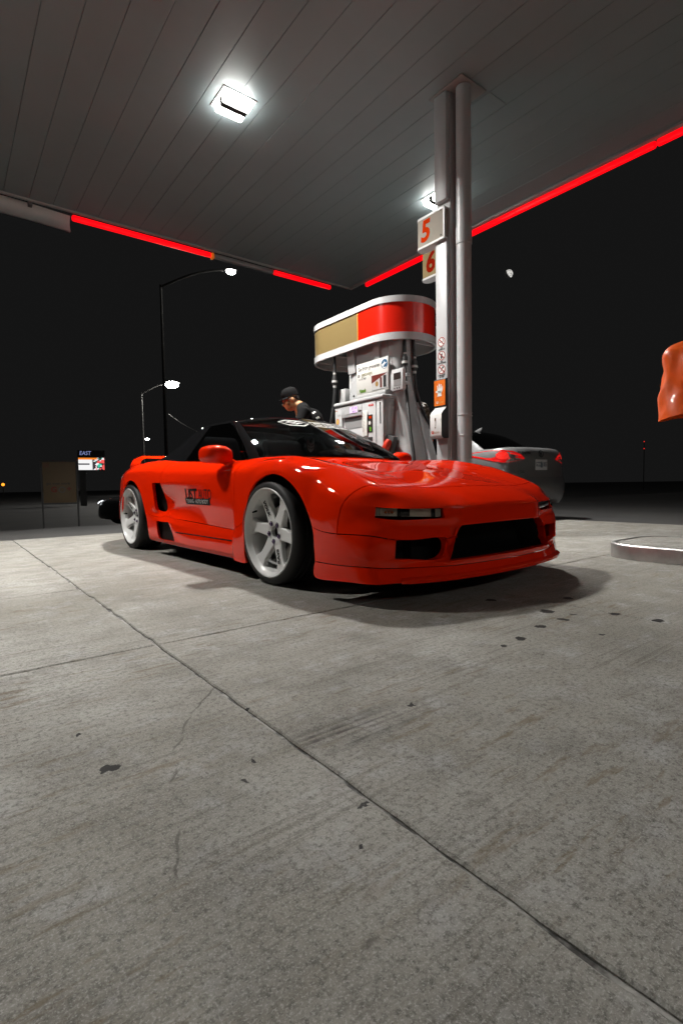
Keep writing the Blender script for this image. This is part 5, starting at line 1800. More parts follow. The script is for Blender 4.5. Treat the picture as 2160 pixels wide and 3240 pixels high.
def make_sedan(label, paint, loc, rotz, marks=True):
    t = thing('parked_sedan', label, 'car', loc, rotz)
    V, N, F = _sb
    for nm in F:
        panel(nm, V, N, F[nm], (TRED if nm == 'tail_lamp' else paint), t, gap=.0025 if nm != 'body' else .0012, side=0) if nm not in ('tail_lamp',) else [panel(nm, V, N, F[nm], TRED, t, gap=.004, side=sd) for sd in (-1, 1)]
    G, GN2, GF2 = _sc
    for nm in GF2:
        m = paint if nm == 'cabin_shell' else SGLASS
        for sd in ((-1, 1) if nm == 'side_window' else (0,)):
            panel(nm, G, GN2, GF2[nm], m, t, gap=.003, side=sd)
    bv = BVHTree.FromPolygons(V.tolist(), [f for fs in F.values() for f in fs])
    b = MB().box(.25, 4.2, -.62, .62, .18, .55).box(1.3, 3.3, -.78, .78, .2, .6).box(.3, 1.25, -.55, .55, .5, .98).box(1.2, 3.2, -.72, .72, .60, .80)
    build('underbody', b, PLASTIC, t)
    for xw in (.93, 3.63):
        for sd in (-1, 1):
            M = Matrix.Translation((xw, sd * .875, .315)) @ Matrix.Rotation(math.radians(90) * (-1 if sd > 0 else 1), 4, 'X')
            wh = build('wheel', MB().lathe([(.215, 0), (.21, .004), (.19, -.02), (.16, -.03), (.06, -.012), (0, -.010)], 24), DARKM, t, smooth=40)
            wh.matrix_local = M
            build('tyre', MB().lathe([(.21, -.004), (.235, .006), (.29, 0), (.312, -.02), (.315, -.06), (.315, -.15), (.3, -.19), (.21, -.2)], 36), RUBBER, wh, smooth=40)
    # shark fin aerial
    b = MB()
    pr = [(1.30, 1.430), (1.16, 1.428), (1.135, 1.485), (1.15, 1.492), (1.20, 1.478), (1.30, 1.440)]
    b.prism(pr, -.012, .012, 0, XZ)
    build('roof_aerial', b, paint, t, smooth=40, bevel=.006)
    if not marks:
        return t
    AX = Vector((1, 0, 0))
    def onrear(o, lift=.002):
        subdiv_long(o, .05)
        drape(o, bv, AX, lift, 2.0)
    rear = lambda y, z: frame((-.5, y, z), (0, -1, 0), (0, 0, 1))
    b = MB()
    b.prism([(-.155, -.078), (.155, -.078), (.155, .078), (-.155, .078)], .0, .006, 0, frame((.068, 0, .835), (0, -1, 0), (0, .03, 1)))
    pl = build('licence_plate', b, mat('plate_white', (.62, .63, .64), .4), t, smooth=40, bevel=.002)
    text_mesh('plate_lettering', 'GCD', .095, frame((.0605, .085, .838), (0, -1, 0), (0, .03, 1)), mat('plate_blue', (.05, .08, .14), .5), pl, squeeze=.66, bold=.001)
    text_mesh('plate_lettering', '005', .095, frame((.0605, -.09, .838), (0, -1, 0), (0, .03, 1)), mat('plate_blue'), pl, squeeze=.66, bold=.001)
    b = MB()
    b.prism([(-.024, -.045), (.024, -.045), (.03, .0), (.018, .035), (.0, .05), (-.018, .035), (-.03, 0)], 0, .0008, 0, frame((.0605, .0, .838), (0, -1, 0), (0, .03, 1)))
    build('plate_crown', b, mat('crown_grey', (.12, .17, .20), .5), pl)
    b = MB()
    ring_poly(b, .052, .010, frame((-.5, 0, 1.0), (0, -1.28, 0), (0, 0, 1)), 28, 0)
    o = build('round_badge', b, CHROME, t)
    o.data.transform(Matrix.Scale(1.25, 4, (0, 1, 0)))
    onrear(o, .006)
    b = MB().add([(-.5, .028, .965), (-.5, .012, .965), (-.5, .024, 1.035), (-.5, .040, 1.035)], [(0, 1, 2, 3)])
    b.add([(-.5, -.008, .965), (-.5, -.024, .965), (-.5, -.012, 1.035), (-.5, .004, 1.035)], [(0, 1, 2, 3)])
    b.add([(-.5, .026, .994), (-.5, -.012, .994), (-.5, -.010, 1.006), (-.5, .028, 1.006)], [(0, 1, 2, 3)])
    o = build('badge_bar', b, CHROME, t)
    onrear(o, .006)
    o = text_mesh('boot_lettering', 'ELANTRA', .052, rear(.40, 1.005), CHROME, t, bold=.001, squeeze=1.25)
    onrear(o, .003)
    o = text_mesh('boot_lettering', 'GLS', .05, rear(.47, .73), CHROME, t, squeeze=1.2)
    onrear(o, .003)
    # tail lamp innards: clear lower wedge, bowl and strip with emission
    for sd in (-1, 1):
        ax2 = Vector((.74, -.67 * sd, 0)).normalized()
        ud = Vector((.67, .74 * sd, 0)).normalized()
        def lamp_piece(name, P, m, lift):
            b = MB()
            b.add([tuple(Vector((.22, .74 * sd, 0)) + ud * u - ax2 * 1.0 + Vector((0, 0, z))) for u, z in P], [tuple(range(len(P))) if sd < 0 else tuple(range(len(P)))[::-1]])
            o = build(name, b, m, t)
            subdiv_long(o, .035)
            drape(o, bv, ax2, lift, .0)
            for q in o.data.polygons:
                q.use_smooth = True
            return o
        lamp_piece('tail_lamp', [(-.34, .925), (-.30, .905), (-.10, .868), (.02, .862), (.14, .885), (.28, .930), (.46, .975), (.58, 1.0), (.40, 1.025), (.20, 1.045), (.02, 1.050), (-.14, 1.030), (-.27, .985)], TRED, .006)
        lamp_piece('lamp_bowl', [(-.08, .95), (-.03, .912), (.03, .908), (.09, .935), (.10, .985), (.05, 1.02), (-.02, 1.025), (-.07, .995)], mat('lamp_bright_red', (.75, .02, .015), .1, coat=1, emit=.5, ecol=(1, .03, .02), bump=.9, bscale=30), .009)
        lamp_piece('lamp_strip', [(-.30, .955), (-.10, .985), (-.10, 1.005), (-.26, .975)], mat('lamp_bright_red'), .009)
        lamp_piece('clear_wedge', [(-.31, .915), (-.29, .905), (-.10, .873), (-.02, .869), (-.08, .912), (-.16, .935)], TCLR, .009)
        b = MB()
        b.add([(-.5, sd * y, z) for y, z in [(.66, .40), (.76, .40), (.76, .43), (.66, .43)]], [(0, 1, 2, 3) if sd < 0 else (3, 2, 1, 0)])
        o = build('bumper_reflector', b, AMB, t)
        onrear(o, .003)
    return t
make_sedan('dark grey four-door sedan seen from behind, parked beyond the canopy column', SPAINT, (7.13, 4.28, 0), math.radians(90))

# ================================================================== PEOPLE
def blob(parts, name, m, parent, voxel=.012, smooth_it=6, mats=None):
    """one continuous surface from overlapping rough volumes"""
    mb = MB()
    for p in parts:
        if p[0] == 'e':                       # ellipsoid centre, radii, rotation
            _, c_, r_, R = p
            M = Matrix.Translation(c_) @ (R or Matrix.Identity(4)) @ Matrix.Diagonal((*r_, 1))
            n = 14
            prof = [(math.sin(a), -math.cos(a)) for a in np.linspace(.02, math.pi - .02, n)]
            mb.lathe(prof, 20, 0, M, close=True)
        else:                                 # tapered tube
            mb.tube(p[1], p[2], 14)
    me = bpy.data.meshes.new(name)
    me.from_pydata(mb.v, [], mb.f)
    o = bpy.data.objects.new(name, me)
    COL.objects.link(o)
    md = o.modifiers.new('r', 'REMESH')
    md.mode = 'VOXEL'
    md.voxel_size = voxel
    ms = o.modifiers.new('s', 'SMOOTH')
    ms.iterations = smooth_it
    ms.factor = .5
    ev = o.evaluated_get(bpy.context.evaluated_depsgraph_get())
    me2 = bpy.data.meshes.new_from_object(ev)
    bpy.data.objects.remove(o)
    me2.name = name
    me2.polygons.foreach_set('use_smooth', [True] * len(me2.polygons))
    me2.materials.clear()
    return link(name, me2, m, parent)

SKIN = mat('skin', (.50, .25, .11), .5, vary=.10, vscale=30)
CLOTH = mat('black_cotton', (.006, .006, .0065), .9, bump=.25, bscale=40, spec=.15)
DENIM = mat('dark_denim', (.016, .018, .025), .85)
SHOE = mat('shoe_black', (.02, .02, .02), .5)
HAIRB = mat('hair_black', (.010, .008, .007), .55)
CURL = mat('hair_brown_curls', (.045, .024, .010), .45)

def hand(base, d, side, curl=.5):
    """palm, four unequal bent fingers and a thumb"""
    d = Vector(d).normalized()
    s_ = d.cross(Vector((0, 0, 1)))
    s_ = (s_ if s_.length > .1 else Vector((1, 0, 0))).normalized() * side
    n_ = d.cross(s_).normalized()
    P = [('t', [base, base + d * .05, base + d * .09], [.026, .036, .034])]
    for i, (o_, L) in enumerate(((-.028, .066), (-.009, .076), (.010, .071), (.028, .056))):
        p0 = base + d * .085 + s_ * o_
        p1 = p0 + d * L * .45 + n_ * .006
        p2 = p1 + (d * (1 - curl) + n_ * curl).normalized() * L * .33
        p3 = p2 + (d * (.6 - curl) + n_ * (curl + .4)).normalized() * L * .25
        P.append(('t', [p0, p1, p2, p3], [.0095, .009, .008, .007]))
    q = base + d * .03 - s_ * .03
    P.append(('t', [q, q - s_ * .025 + d * .022, q - s_ * .028 + d * .05], [.012, .011, .009]))
    return P

def make_man():
    # stands facing local +Y, leans forward; local origin between the feet
    t = thing('person', 'man in black cap and printed black shirt leaning beside the red car', 'person', (3.70, 5.27, -.0), math.radians(58))
    lean = Vector((0, .10, 0))
    pel, chest, neck = Vector((0, -.06, 1.0)), Vector((0, .10, 1.33)), Vector((0, .225, 1.535))
    head = Vector((0, .325, 1.630))
    tilt = Matrix.Rotation(math.radians(-20), 4, 'X')
    H = Matrix.Translation(head) @ Matrix.Rotation(math.radians(8), 4, 'Z') @ tilt
    hp = lambda x, y, z: H @ Vector((x, y, z))
    Ht = Matrix.Rotation(math.radians(8), 4, 'Z') @ tilt
    parts = [('e', hp(0, -.005, .02), (.078, .098, .108), Ht), ('e', hp(0, .035, -.055), (.064, .066, .072), Ht), ('e', hp(0, .058, -.095), (.032, .030, .026), Ht),
             ('t', [hp(0, .088, .012), hp(0, .106, -.022), hp(0, .112, -.035)], [.010, .014, .016]), ('e', hp(0, .085, .028), (.055, .018, .012), Ht),
             ('e', hp(0, .086, -.066), (.026, .013, .008), Ht), ('e', hp(0, .083, -.078), (.022, .012, .007), Ht), ('e', hp(.045, .06, -.03), (.028, .03, .028), Ht), ('e', hp(-.045, .06, -.03), (.028, .03, .028), Ht)]
    for sx in (-1, 1):
        parts.append(('e', hp(sx * .082, -.008, -.008), (.010, .020, .032), Ht))
    parts += [('t', [neck + Vector((0, -.03, -.06)), neck + Vector((0, .01, .03)), hp(0, .0, -.06)], [.080, .072, .068])]
    parts += [('t', [pel, Vector((0, .01, 1.14)), chest, neck + Vector((0, -.03, -.06))], [.15, .145, .155, .09])]
    arms = []
    for sx in (-1, 1):
        sh = Vector((sx * .215, .165, 1.455))
        el = Vector((sx * .27, .28, 1.18))
        wr = Vector((sx * .17, .47, 1.06))
        arms.append((sh, el, wr))
        parts.append(('t', [sh - Vector((sx * .08, 0, -.01)), sh, (sh + el) / 2, el, (el + wr) / 2, wr], [.062, .060, .052, .042, .038, .028]))
        parts += hand(wr, Vector((-sx * .2, .7, -.35)), sx)
        hip = Vector((sx * .09, -.04, .95))
        kn = Vector((sx * .11, .02, .50))
        an = Vector((sx * .12, -.03, .09))
        parts.append(('t', [hip, (hip + kn) / 2, kn, (kn + an) / 2 + Vector((0, -.015, .04)), an], [.095, .080, .058, .052, .040]))
        parts.append(('t', [an + Vector((0, -.03, -.04)), an + Vector((0, .10, -.055)), an + Vector((sx * .01, .17, -.065))], [.04, .036, .025]))
    body = blob(parts, 'body', SKIN, t, voxel=.0075, smooth_it=4)
    # shirt: shoulders, back, sleeves
    sp = [('t', [pel + Vector((0, 0, -.07)), pel + Vector((0, 0, .03)), Vector((0, .015, 1.17)), chest, neck + Vector((0, -.055, -.085))], [.172, .176, .178, .182, .112]),
          ('e', chest + Vector((0, -.02, .03)), (.235, .155, .17), None), ('e', Vector((0, .14, 1.46)), (.22, .12, .085), None), ('e', Vector((0, .02, 1.12)), (.175, .15, .2), None)]
    for sh, el, wr in arms:
        sp.append(('t', [sh + Vector((0, 0, .01)), Vector((sh.x * .28, .185, 1.525))], [.075, .078]))
        sp.append(('t', [sh + Vector((-sh.x * .4, 0, .012)), sh, (sh + el) / 2, el, (el + wr) / 2], [.082, .080, .070, .058, .055]))
    shirt = blob(sp, 'shirt', CLOTH, body, voxel=.011, smooth_it=5)
    tp = []
    for sx in (-1, 1):
        tp.append(('t', [Vector((sx * .07, -.04, 1.0)), Vector((sx * .09, -.04, .90)), Vector((sx * .105, 0, .52)), Vector((sx * .115, -.02, .10))], [.12, .112, .078, .066]))
    blob(tp, 'trousers', DENIM, body, voxel=.014)
    for sx in (-1, 1):
        an = Vector((sx * .12, -.03, .09))
        blob([('t', [an + Vector((0, -.05, -.045)), an + Vector((0, .05, -.045)), an + Vector((sx * .01, .17, -.05)), an + Vector((sx * .012, .21, -.055))], [.045, .046, .042, .03])], 'shoe', SHOE, body, voxel=.01)
    # cap with a flat peak
    mb = MB()
    R = [(.0, .128), (.035, .126), (.070, .112), (.090, .082), (.096, .045), (.095, .012)]
    mb.lathe(R, 28, 0, H @ Matrix.Translation((0, -.010, .028)) @ Matrix.Diagonal((.92, 1.10, 1.0, 1)))
    cap = build('cap', mb, CLOTH, body, smooth=60)
    mb = MB()
    top, bot = [], []
    for a in np.linspace(-1.15, 1.15, 15):
        x, y = .088 * math.sin(a), .092 * math.cos(a)
        rr_ = .062 * max(0, math.cos(a * 1.25)) ** .5
        top.append([tuple(hp(x, -.012 + y + .0, .046)), tuple(hp(x * 1.08, -.012 + y + rr_ * .6, .046 - abs(x) * .10)), tuple(hp(x * 1.05, -.012 + y + rr_, .043 - abs(x) * .14))])
    mb.grid(top)
    mb.grid([[tuple(Vector(q) - Vector((0, 0, .006))) for q in r][::-1] for r in top])
    build('cap_peak', mb, CLOTH, cap, smooth=60)
    # white emblem on the cap front
    e = MB()
    em = [(-.017, .018), (-.006, .010), (.006, .010), (.017, .018), (.019, -.002), (.010, -.018), (0, -.022), (-.010, -.018), (-.019, -.002)]
    for sgn, off in ((1, 0.024), (1, -.024)):
        T = H @ frame((off * .0 + .030 * sgn * 0, .0, 0), (1, 0, 0), (0, 0, 1))
    M = H @ Matrix.Rotation(math.radians(-52), 4, 'Z') @ frame((0, .1015, .090), (-1, 0, 0), (0, -.18, 1))
    e.prism(em, 0, .0015, 0, M)
    e.prism([(-.016, -.033), (.016, -.033), (.016, -.028), (-.016, -.028)], 0, .0015, 0, M)
    ce = build('cap_emblem', e, WHITEV, cap)
    # hair below the cap, glasses
    blob([('e', hp(0, -.055, .01), (.070, .055, .055), Ht), ('e', hp(.066, -.01, .018), (.014, .035, .032), Ht), ('e', hp(-.066, -.01, .018), (.014, .035, .032), Ht)], 'hair', HAIRB, body, voxel=.008)
    g = MB()
    for sx in (-1, 1):
        ring = [hp(sx * .034 + .026 * math.cos(a), .100 - .006 * abs(math.cos(a)), .006 + .020 * math.sin(a)) for a in np.linspace(0, 2 * math.pi, 21)]
        g.tube(ring, .0022, 6)
        g.tube([hp(sx * .060, .094, .010), hp(sx * .080, .04, .012), hp(sx * .084, -.01, .008)], .002, 6)
    g.tube([hp(-.009, .104, .010), hp(.009, .104, .010)], .002, 6)
    build('glasses', g, PDK, body, smooth=60)
    for sx in (-1, 1):
        e = MB()
        e.lathe([(0, .004), (.010, .002), (.012, 0)], 12, 0, H @ frame((sx * .033, .087, .006), (1, 0, 0), (0, 0, 1)))
        build('eye', e, HAIRB, body, smooth=60)
    # white block print down the near sleeve and shoulder
    bvh = BVHTree.FromPolygons([v.co.copy() for v in shirt.data.vertices], [tuple(p.vertices) for p in shirt.data.polygons])
    return t, shirt, bvh
man, shirt, sbvh = make_man()
# block letters across the shoulder and back, pressed on along the viewing direction
LD = Vector((1, -1.0, -.35)).normalized()
inv = man.matrix_basis.inverted()
camd = (inv.to_3x3() @ Vector((.62, .78, -.05))).normalized()
sx_ = camd.cross(Vector((0, 0, 1))).normalized()
def print_at(u, w, tx, sz, ang):
    # u to the viewer's right of the neck, w up
    base = Vector((0, .14, 1.45)) + sx_ * u + Vector((0, 0, w))
    xd = (sx_ * math.cos(ang) + Vector((0, 0, 1)) * math.sin(ang))
    yd = (-sx_ * math.sin(ang) + Vector((0, 0, 1)) * math.cos(ang))
    o = text_mesh('shirt_lettering', tx, sz, frame(base - camd * .5, xd, yd), WHITEV, shirt, bold=.003)
    subdiv_long(o, .015)
    drape(o, sbvh, camd, .003, .3)
print_at(.105, -.005, 'S', .055, math.radians(-48))
print_at(.150, -.070, 'E', .050, math.radians(-54))
print_at(.195, -.140, 'I', .055, math.radians(-60))

def make_second():
    t = thing('person', 'person with long curly brown hair and dark jacket behind the dispenser', 'person', (5.22, 5.0, -.0), math.radians(-20))
    parts = [('e', Vector((0, 0, 1.56)), (.075, .095, .115), None), ('e', Vector((0, .05, 1.50)), (.055, .06, .06), None), ('t', [Vector((0, -.02, 1.36)), Vector((0, 0, 1.47))], [.06, .055]),
             ('t', [Vector((0, 0, .9)), Vector((0, 0, 1.1)), Vector((0, 0, 1.28)), Vector((0, -.01, 1.38))], [.14, .125, .14, .08]), ('t', [Vector((0, .085, 1.56)), Vector((0, .108, 1.535))], [.011, .014])]
    arms = []
    for sx in (-1, 1):
        a = [Vector((sx * .10, 0, 1.34)), Vector((sx * .18, 0, 1.33)), Vector((sx * .23, .02, 1.05)), Vector((sx * .20, .16, .86))]
        arms.append(a)
        parts.append(('t', a, [.055, .055, .042, .028]))
        parts += hand(a[-1], Vector((0, .5, -.8)), sx)
        parts.append(('t', [Vector((sx * .085, 0, .9)), Vector((sx * .10, .02, .48)), Vector((sx * .10, -.01, .08))], [.09, .058, .04]))
        parts.append(('t', [Vector((sx * .10, -.03, .045)), Vector((sx * .105, .15, .03))], [.038, .026]))
    b = blob(parts, 'body', SKIN, t, voxel=.009)
    sp = [('t', [Vector((0, 0, .80)), Vector((0, 0, 1.05)), Vector((0, 0, 1.26)), Vector((0, -.01, 1.37))], [.165, .155, .16, .10]), ('e', Vector((0, 0, 1.24)), (.20, .12, .15), None)]
    for a in arms:
        sp.append(('t', a, [.075, .074, .060, .045]))
    jk = blob(sp, 'jacket', CLOTH, b, voxel=.013)
    blob([('t', [Vector((sx * .07, 0, .92)), Vector((sx * .10, .02, .5)), Vector((sx * .10, 0, .10))], [.11, .075, .06]) for sx in (-1, 1)], 'trousers', DENIM, b, voxel=.014)
    for sx in (-1, 1):
        blob([('t', [Vector((sx * .10, -.05, .045)), Vector((sx * .105, .17, .04))], [.045, .036])], 'shoe', SHOE, b, voxel=.012)
    # curls: many small helical locks round the head down to the shoulders
    rr = random.Random(3)
    mb = MB()
    for i in range(230):
        a = rr.uniform(0, 2 * math.pi)
        el = rr.uniform(-.2, 1.5)
        if math.sin(a) > .55 and el < .9:
            continue
        p = Vector((math.cos(a) * math.cos(el) * .088, math.sin(a) * math.cos(el) * .105, 1.575 + math.sin(el) * .12))
        L = rr.uniform(.12, .26) * (1.1 if el < .6 else .8)
        pts = []
        ph = rr.uniform(0, 6.28)
        out = Vector((p.x, p.y, 0)).normalized() if el < 1.4 else Vector((0, 0, 0))
        for k in range(11):
            t_ = k / 10
            c_ = p + out * (.045 * math.sin(t_ * 1.6)) - Vector((0, 0, L * t_ ** 1.15)) + out * .012
            pts.append(c_ + Vector((math.cos(ph + t_ * 14), math.sin(ph + t_ * 14), 0)) * .011)
        mb.tube(pts, [.0065] * 10 + [.003], 5)
    h = blob([('e', Vector((0, -.015, 1.585)), (.088, .102, .115), None), ('e', Vector((0, -.05, 1.45)), (.085, .06, .13), None)], 'hair', CURL, b, voxel=.012)
    kind(build('curls', mb, CURL, h, smooth=60), 'stuff')
    bv = BVHTree.FromPolygons([v.co.copy() for v in jk.data.vertices], [tuple(p.vertices) for p in jk.data.polygons])
    d = (t.matrix_basis.inverted().to_3x3() @ Vector((.72, .69, 0))).normalized()
    sxx = d.cross(Vector((0, 0, 1))).normalized()
    base = Vector((0, 0, 1.19)) + sxx * .06
    o = text_mesh('jacket_lettering', 'LOW', .13, frame(base - d * .5, sxx, (0, 0, 1)), mat('print_orange', (.70, .08, .01), .6), jk, bold=.004, squeeze=.9)
    subdiv_long(o, .02)
    drape(o, bv, d, .004, .3)
    return t
make_second()

# ================================================================== ORANGE BAG AT THE RIGHT
from mathutils import noise as mnoise
BAGM = mat('bag_orange', (.80, .105, .004), .42, coat=.15, bump=.25, bscale=9)
rows = []
cx, cy = 4.42, 1.455
rr = random.Random(5)
wr = [[rr.uniform(-1, 1) for _ in range(12)] for _ in range(12)]
for i, z in enumerate(np.linspace(1.045, 1.60, 44)):
    t_ = i / 43
    ax = .205 - .02 * t_
    ay = .215 - .015 * t_
    if t_ > .80:
        q = (t_ - .80) / .20
        ax *= math.sqrt(max(0, 1 - .82 * q ** 2.2))
        ay *= math.sqrt(max(0, 1 - .82 * q ** 2.2))
    row = []
    for k in range(110):
        a = 2 * math.pi * k / 110
        nz = abs(mnoise.noise(Vector((math.cos(a) * 1.1, math.sin(a) * 1.1 + 4, t_ * 1.7)))) * .026 + abs(mnoise.noise(Vector((math.cos(a) * 2.4 + 3, math.sin(a) * 2.4, t_ * 3.0 + math.cos(a))))) * .012
        fold = .015 - nz + .005 * math.sin(5 * a + 3 * t_) + .003 * math.sin(9 * a - 5 * t_ + 1) + .014 * math.sin(3 * a + 7 * t_) * math.sin(t_ * 3.1)
        crease = .016 * abs(math.sin(2.5 * a + 2.2 * t_ + 1.0)) * (t_ ** 1.5)
        n = 3.0
        ca, sa = math.cos(a), math.sin(a)
        r = (abs(ca) ** n + abs(sa) ** n) ** (-1 / n)
        zz = z + (.022 * math.sin(2 * a + .6) if i == 0 else .022 * math.sin(2 * a + .6) * (1 - t_)) + .010 * math.sin(4 * a) * (t_ > .9)
        row.append((r * ca * (ax + fold - crease), r * sa * (ay + fold - crease), zz - 1.045))
    rows.append(row + [row[0]])
mb = MB().grid(rows)
mb.add([rows[-1][k] for k in range(110)], [tuple(range(110))])
inner = [[(x * .985, y * .985, z) for x, y, z in r][::-1] for r in rows[:32]]
mb.grid(inner)
bag = tag(build('plastic_bag', mb, BAGM, None, smooth=60, loc=(cx, cy, 1.045), weld=True), 'wrinkled orange plastic bag pulled over equipment at the right edge', 'bag')
post = thing('service_post', 'grey post on the right pump island holding up the orange bag', 'post', (4.44, 1.40, .095))
build('pole', MB().tube([(0, 0, 0), (0, 0, 1.36)], .028, 16), GREYD, post, smooth=40)
build('head_box', MB().box(-.10, .10, -.08, .08, 1.20, 1.44), GREYP, post, smooth=40, bevel=.02)
build('base_flange', MB().lathe([(.0, .012), (.08, .012), (.08, 0)], 20), GREYD, post)

# ================================================================== BACKGROUND
POLE = mat('lamp_pole_metal', (.014, .013, .012), .7, metal=.0)
HEAD = mat('street_lamp_head', (.25, .25, .25), .5)
def place(px, D):
    """ground point at a bearing from the viewpoint; D metres straight ahead"""
    l = (px - 1080) / F_PX * D
    return (fwd.x * D + r2.x * l, fwd.y * D + r2.y * l)
def street_lamp(label, base, H, arm, L_, power, base_z=-.75, rise=.85, r=.085, k=1.0):
    t = thing('street_lamp', label, 'street lamp', (base[0], base[1], base_z), 0, 'street lamps along the road behind the station')
    build('pole', MB().tube([(0, 0, 0), (0, 0, H * .5), (0, 0, H)], [r, r * .8, r * .55], 12), POLE, t, smooth=40)
    a = Vector((arm[0], arm[1], 0)).normalized()
    pts = [Vector((0, 0, H - .1)) + a * L_ * u + Vector((0, 0, rise * math.sin(u * math.pi / 2))) for u in np.linspace(0, 1, 9)]
    build('arm', MB().tube(pts, [.05] * 5 + [.04] * 4, 10), POLE, t, smooth=40)
    e = pts[-1]
    M = Matrix.Translation(e + a * .32) @ Matrix.Rotation(math.atan2(a.y, a.x), 4, 'Z')
    hd = build('lamp_head', MB().box(-.36 * k, .36 * k, -.10 * k, .10 * k, .02, .10 * k, 0, M), HEAD, t, smooth=40, bevel=.03)
    m = mat('street_lens_%d' % int(power), (.9, .9, .9), .4, emit=power, ecol=(1.0, .97, .90))
    build('lamp_lens', MB().lathe([(math.sin(q), -math.cos(q)) for q in np.linspace(.01, math.pi - .01, 12)], 20, 0, M @ Matrix.Translation((0, 0, -.06 * k)) @ Matrix.Diagonal((.30 * k, .20 * k, .15 * k, 1))), m, hd, smooth=60)
    return t
ra = (r2.x, r2.y)
street_lamp('tall street lamp whose arm reaches right under the canopy edge', place(533, 22), 9.75, (r2.x * .93 + fwd.x * .2, r2.y * .93 + fwd.y * .2), 2.55, 420, rise=.85, k=.62)
street_lamp('bright street lamp whose pole stands left of the tallest lamp pole', place(462, 46), 9.65, ra, 2.35, 700, rise=.85, k=1.9)
street_lamp('distant street lamp low above the red car\'s tail', place(463, 92), 9.7, ra, .3, 400, rise=.3, r=.10)
street_lamp('distant bright street lamp between the man and the dispenser', place(1010, 62), 8.0, ra, .55, 600, rise=.4)
# cable between the poles
p0, p1 = place(545, 46), place(700, 70)
mb = MB().tube([(p0[0] + (p1[0] - p0[0]) * u, p0[1] + (p1[1] - p0[1]) * u, 7.0 - 1.2 * 4 * u * (1 - u) * .5 + .4 * u) for u in np.linspace(0, 1, 14)], .022, 5)
tag(build('overhead_cable', mb, mat('cable_grey', (.25, .25, .24), .6)), 'thin overhead cable running right from the tall lamp pole', 'cable')

def facing(x, y):
    return math.atan2(-x, y) * 0 + math.atan2(y, x) - math.pi / 2
# unlit beige advertising board
bx, by = place(193, 12)
board = thing('advertising_board', 'dim beige roadside advertising board with a red G at far left', 'board', (bx, by, -.45), facing(bx, by))
BB = mat('board_beige', (.12, .085, .045), .7, vary=.1, vscale=4)
build('board_face', MB().box(-.335, .335, -.02, .02, .72, 1.66), BB, board, smooth=40, bevel=.004)
BF = mat('board_frame', (.03, .03, .03), .6)
for x in (-.36, .36):
    build('frame_post', MB().box(x - .018, x + .018, -.03, .03, 0, 1.70), BF, board)
build('frame_rail', MB().box(-.342, .342, -.028, .028, 1.665, 1.70), BF, board)
build('frame_rail', MB().box(-.342, .342, -.028, .028, .685, .715), BF, board)
FT = lambda x, z: frame((x, -.0215, z), (1, 0, 0), (0, 0, 1))
text_mesh('board_lettering', 'G', .17, FT(-.12, 1.02), mat('board_red', (.16, .02, .012), .6), board, bold=.008)
text_mesh('board_lettering', '+', .16, FT(.19, 1.03), mat('board_red'), board, bold=.006)
mb = MB()
ring_poly(mb, .072, .022, FT(.045, 1.02), 24)
build('board_circle', mb, mat('board_grey', (.10, .095, .09), .6), board)
text_mesh('board_lettering', 'get even more', .085, FT(-.03, 1.165), mat('board_dark', (.045, .04, .032), .6), board, bold=.002, squeeze=.95)
build('board_badge', MB().box(-.325, -.20, -.0235, -.0205, 1.53, 1.63), mat('board_brown', (.13, .06, .03), .6), board)

# far illuminated screen with letters above it
sx, sy = place(296, 40)
scr = thing('led_sign', 'lit colour LED screen under blue lettering on a far roadside pylon', 'sign', (sx, sy, -.75), facing(sx, sy))
def screen_material():
    k = NT('led_screen')
    tc = k.n('TexCoord').outputs['Object']
    sp = k.n('SeparateXYZ')
    k.put(sp.inputs[0], tc)
    X, Z = sp.outputs[0], sp.outputs[2]
    n1 = k.noise(tc, 4.5, 2, .5)
    col = k.mix(k.ramp(X, .0, .12), (.85, .85, .85), (.03, .025, .03))
    bl = k.math('MULTIPLY', k.ramp(n1, .50, .54), k.ramp(X, .02, .15))
    col = k.mix(bl, col, (.95, .92, .95))
    hue = k.noise(tc, 3.0, 1, .5)
    col = k.mix(k.math('MULTIPLY', k.ramp(hue, .52, .58), k.ramp(X, .25, .35)), col, (.85, .10, .09))
    col = k.mix(k.math('MULTIPLY', k.ramp(hue, .42, .38), k.ramp(X, .2, .35)), col, (.04, .55, .35))
    top = k.math('MULTIPLY', k.ramp(Z, 3.52, 3.56), k.ramp(X, .35, .45, 1, 0))
    col = k.mix(top, col, (.85, .22, .02))
    ln = k.math('MULTIPLY', k.math('MULTIPLY', k.ramp(Z, 3.13, 3.15), k.ramp(Z, 3.24, 3.26, 1, 0)), k.math('MULTIPLY', k.ramp(n1, .42, .45), k.ramp(X, -.15, -.12, 1, 0)))
    col = k.mix(ln, col, (.06, .06, .07))
    k.put(k.b.inputs['Base Color'], (.02, .02, .02))
    k.put(k.b.inputs['Emission Color'], col)
    k.b.inputs['Emission Strength'].default_value = 1.1
    return k.m
build('screen_cabinet', MB().box(-.95, .95, -.02, .25, 2.66, 3.78), BF, scr, smooth=40, bevel=.02)
build('screen_face', MB().box(-.90, .90, -.035, -.021, 2.75, 3.68), screen_material(), scr)
text_mesh('sign_lettering', 'EAST', .42, frame((-.42, -.04, 4.02), (1, 0, 0), (0, 0, 1)), mat('letters_blue', (.3, .4, .8), .5, emit=.55, ecol=(.40, .50, 1.0)), scr, shear=.15, squeeze=.85)
build('pylon', MB().box(-.86, -.42, .0, .24, 0, 2.66), mat('pylon_grey', (.11, .11, .11), .7), scr)
build('letter_panel', MB().box(-.95, .95, -.02, .2, 3.80, 4.25), BF, scr)

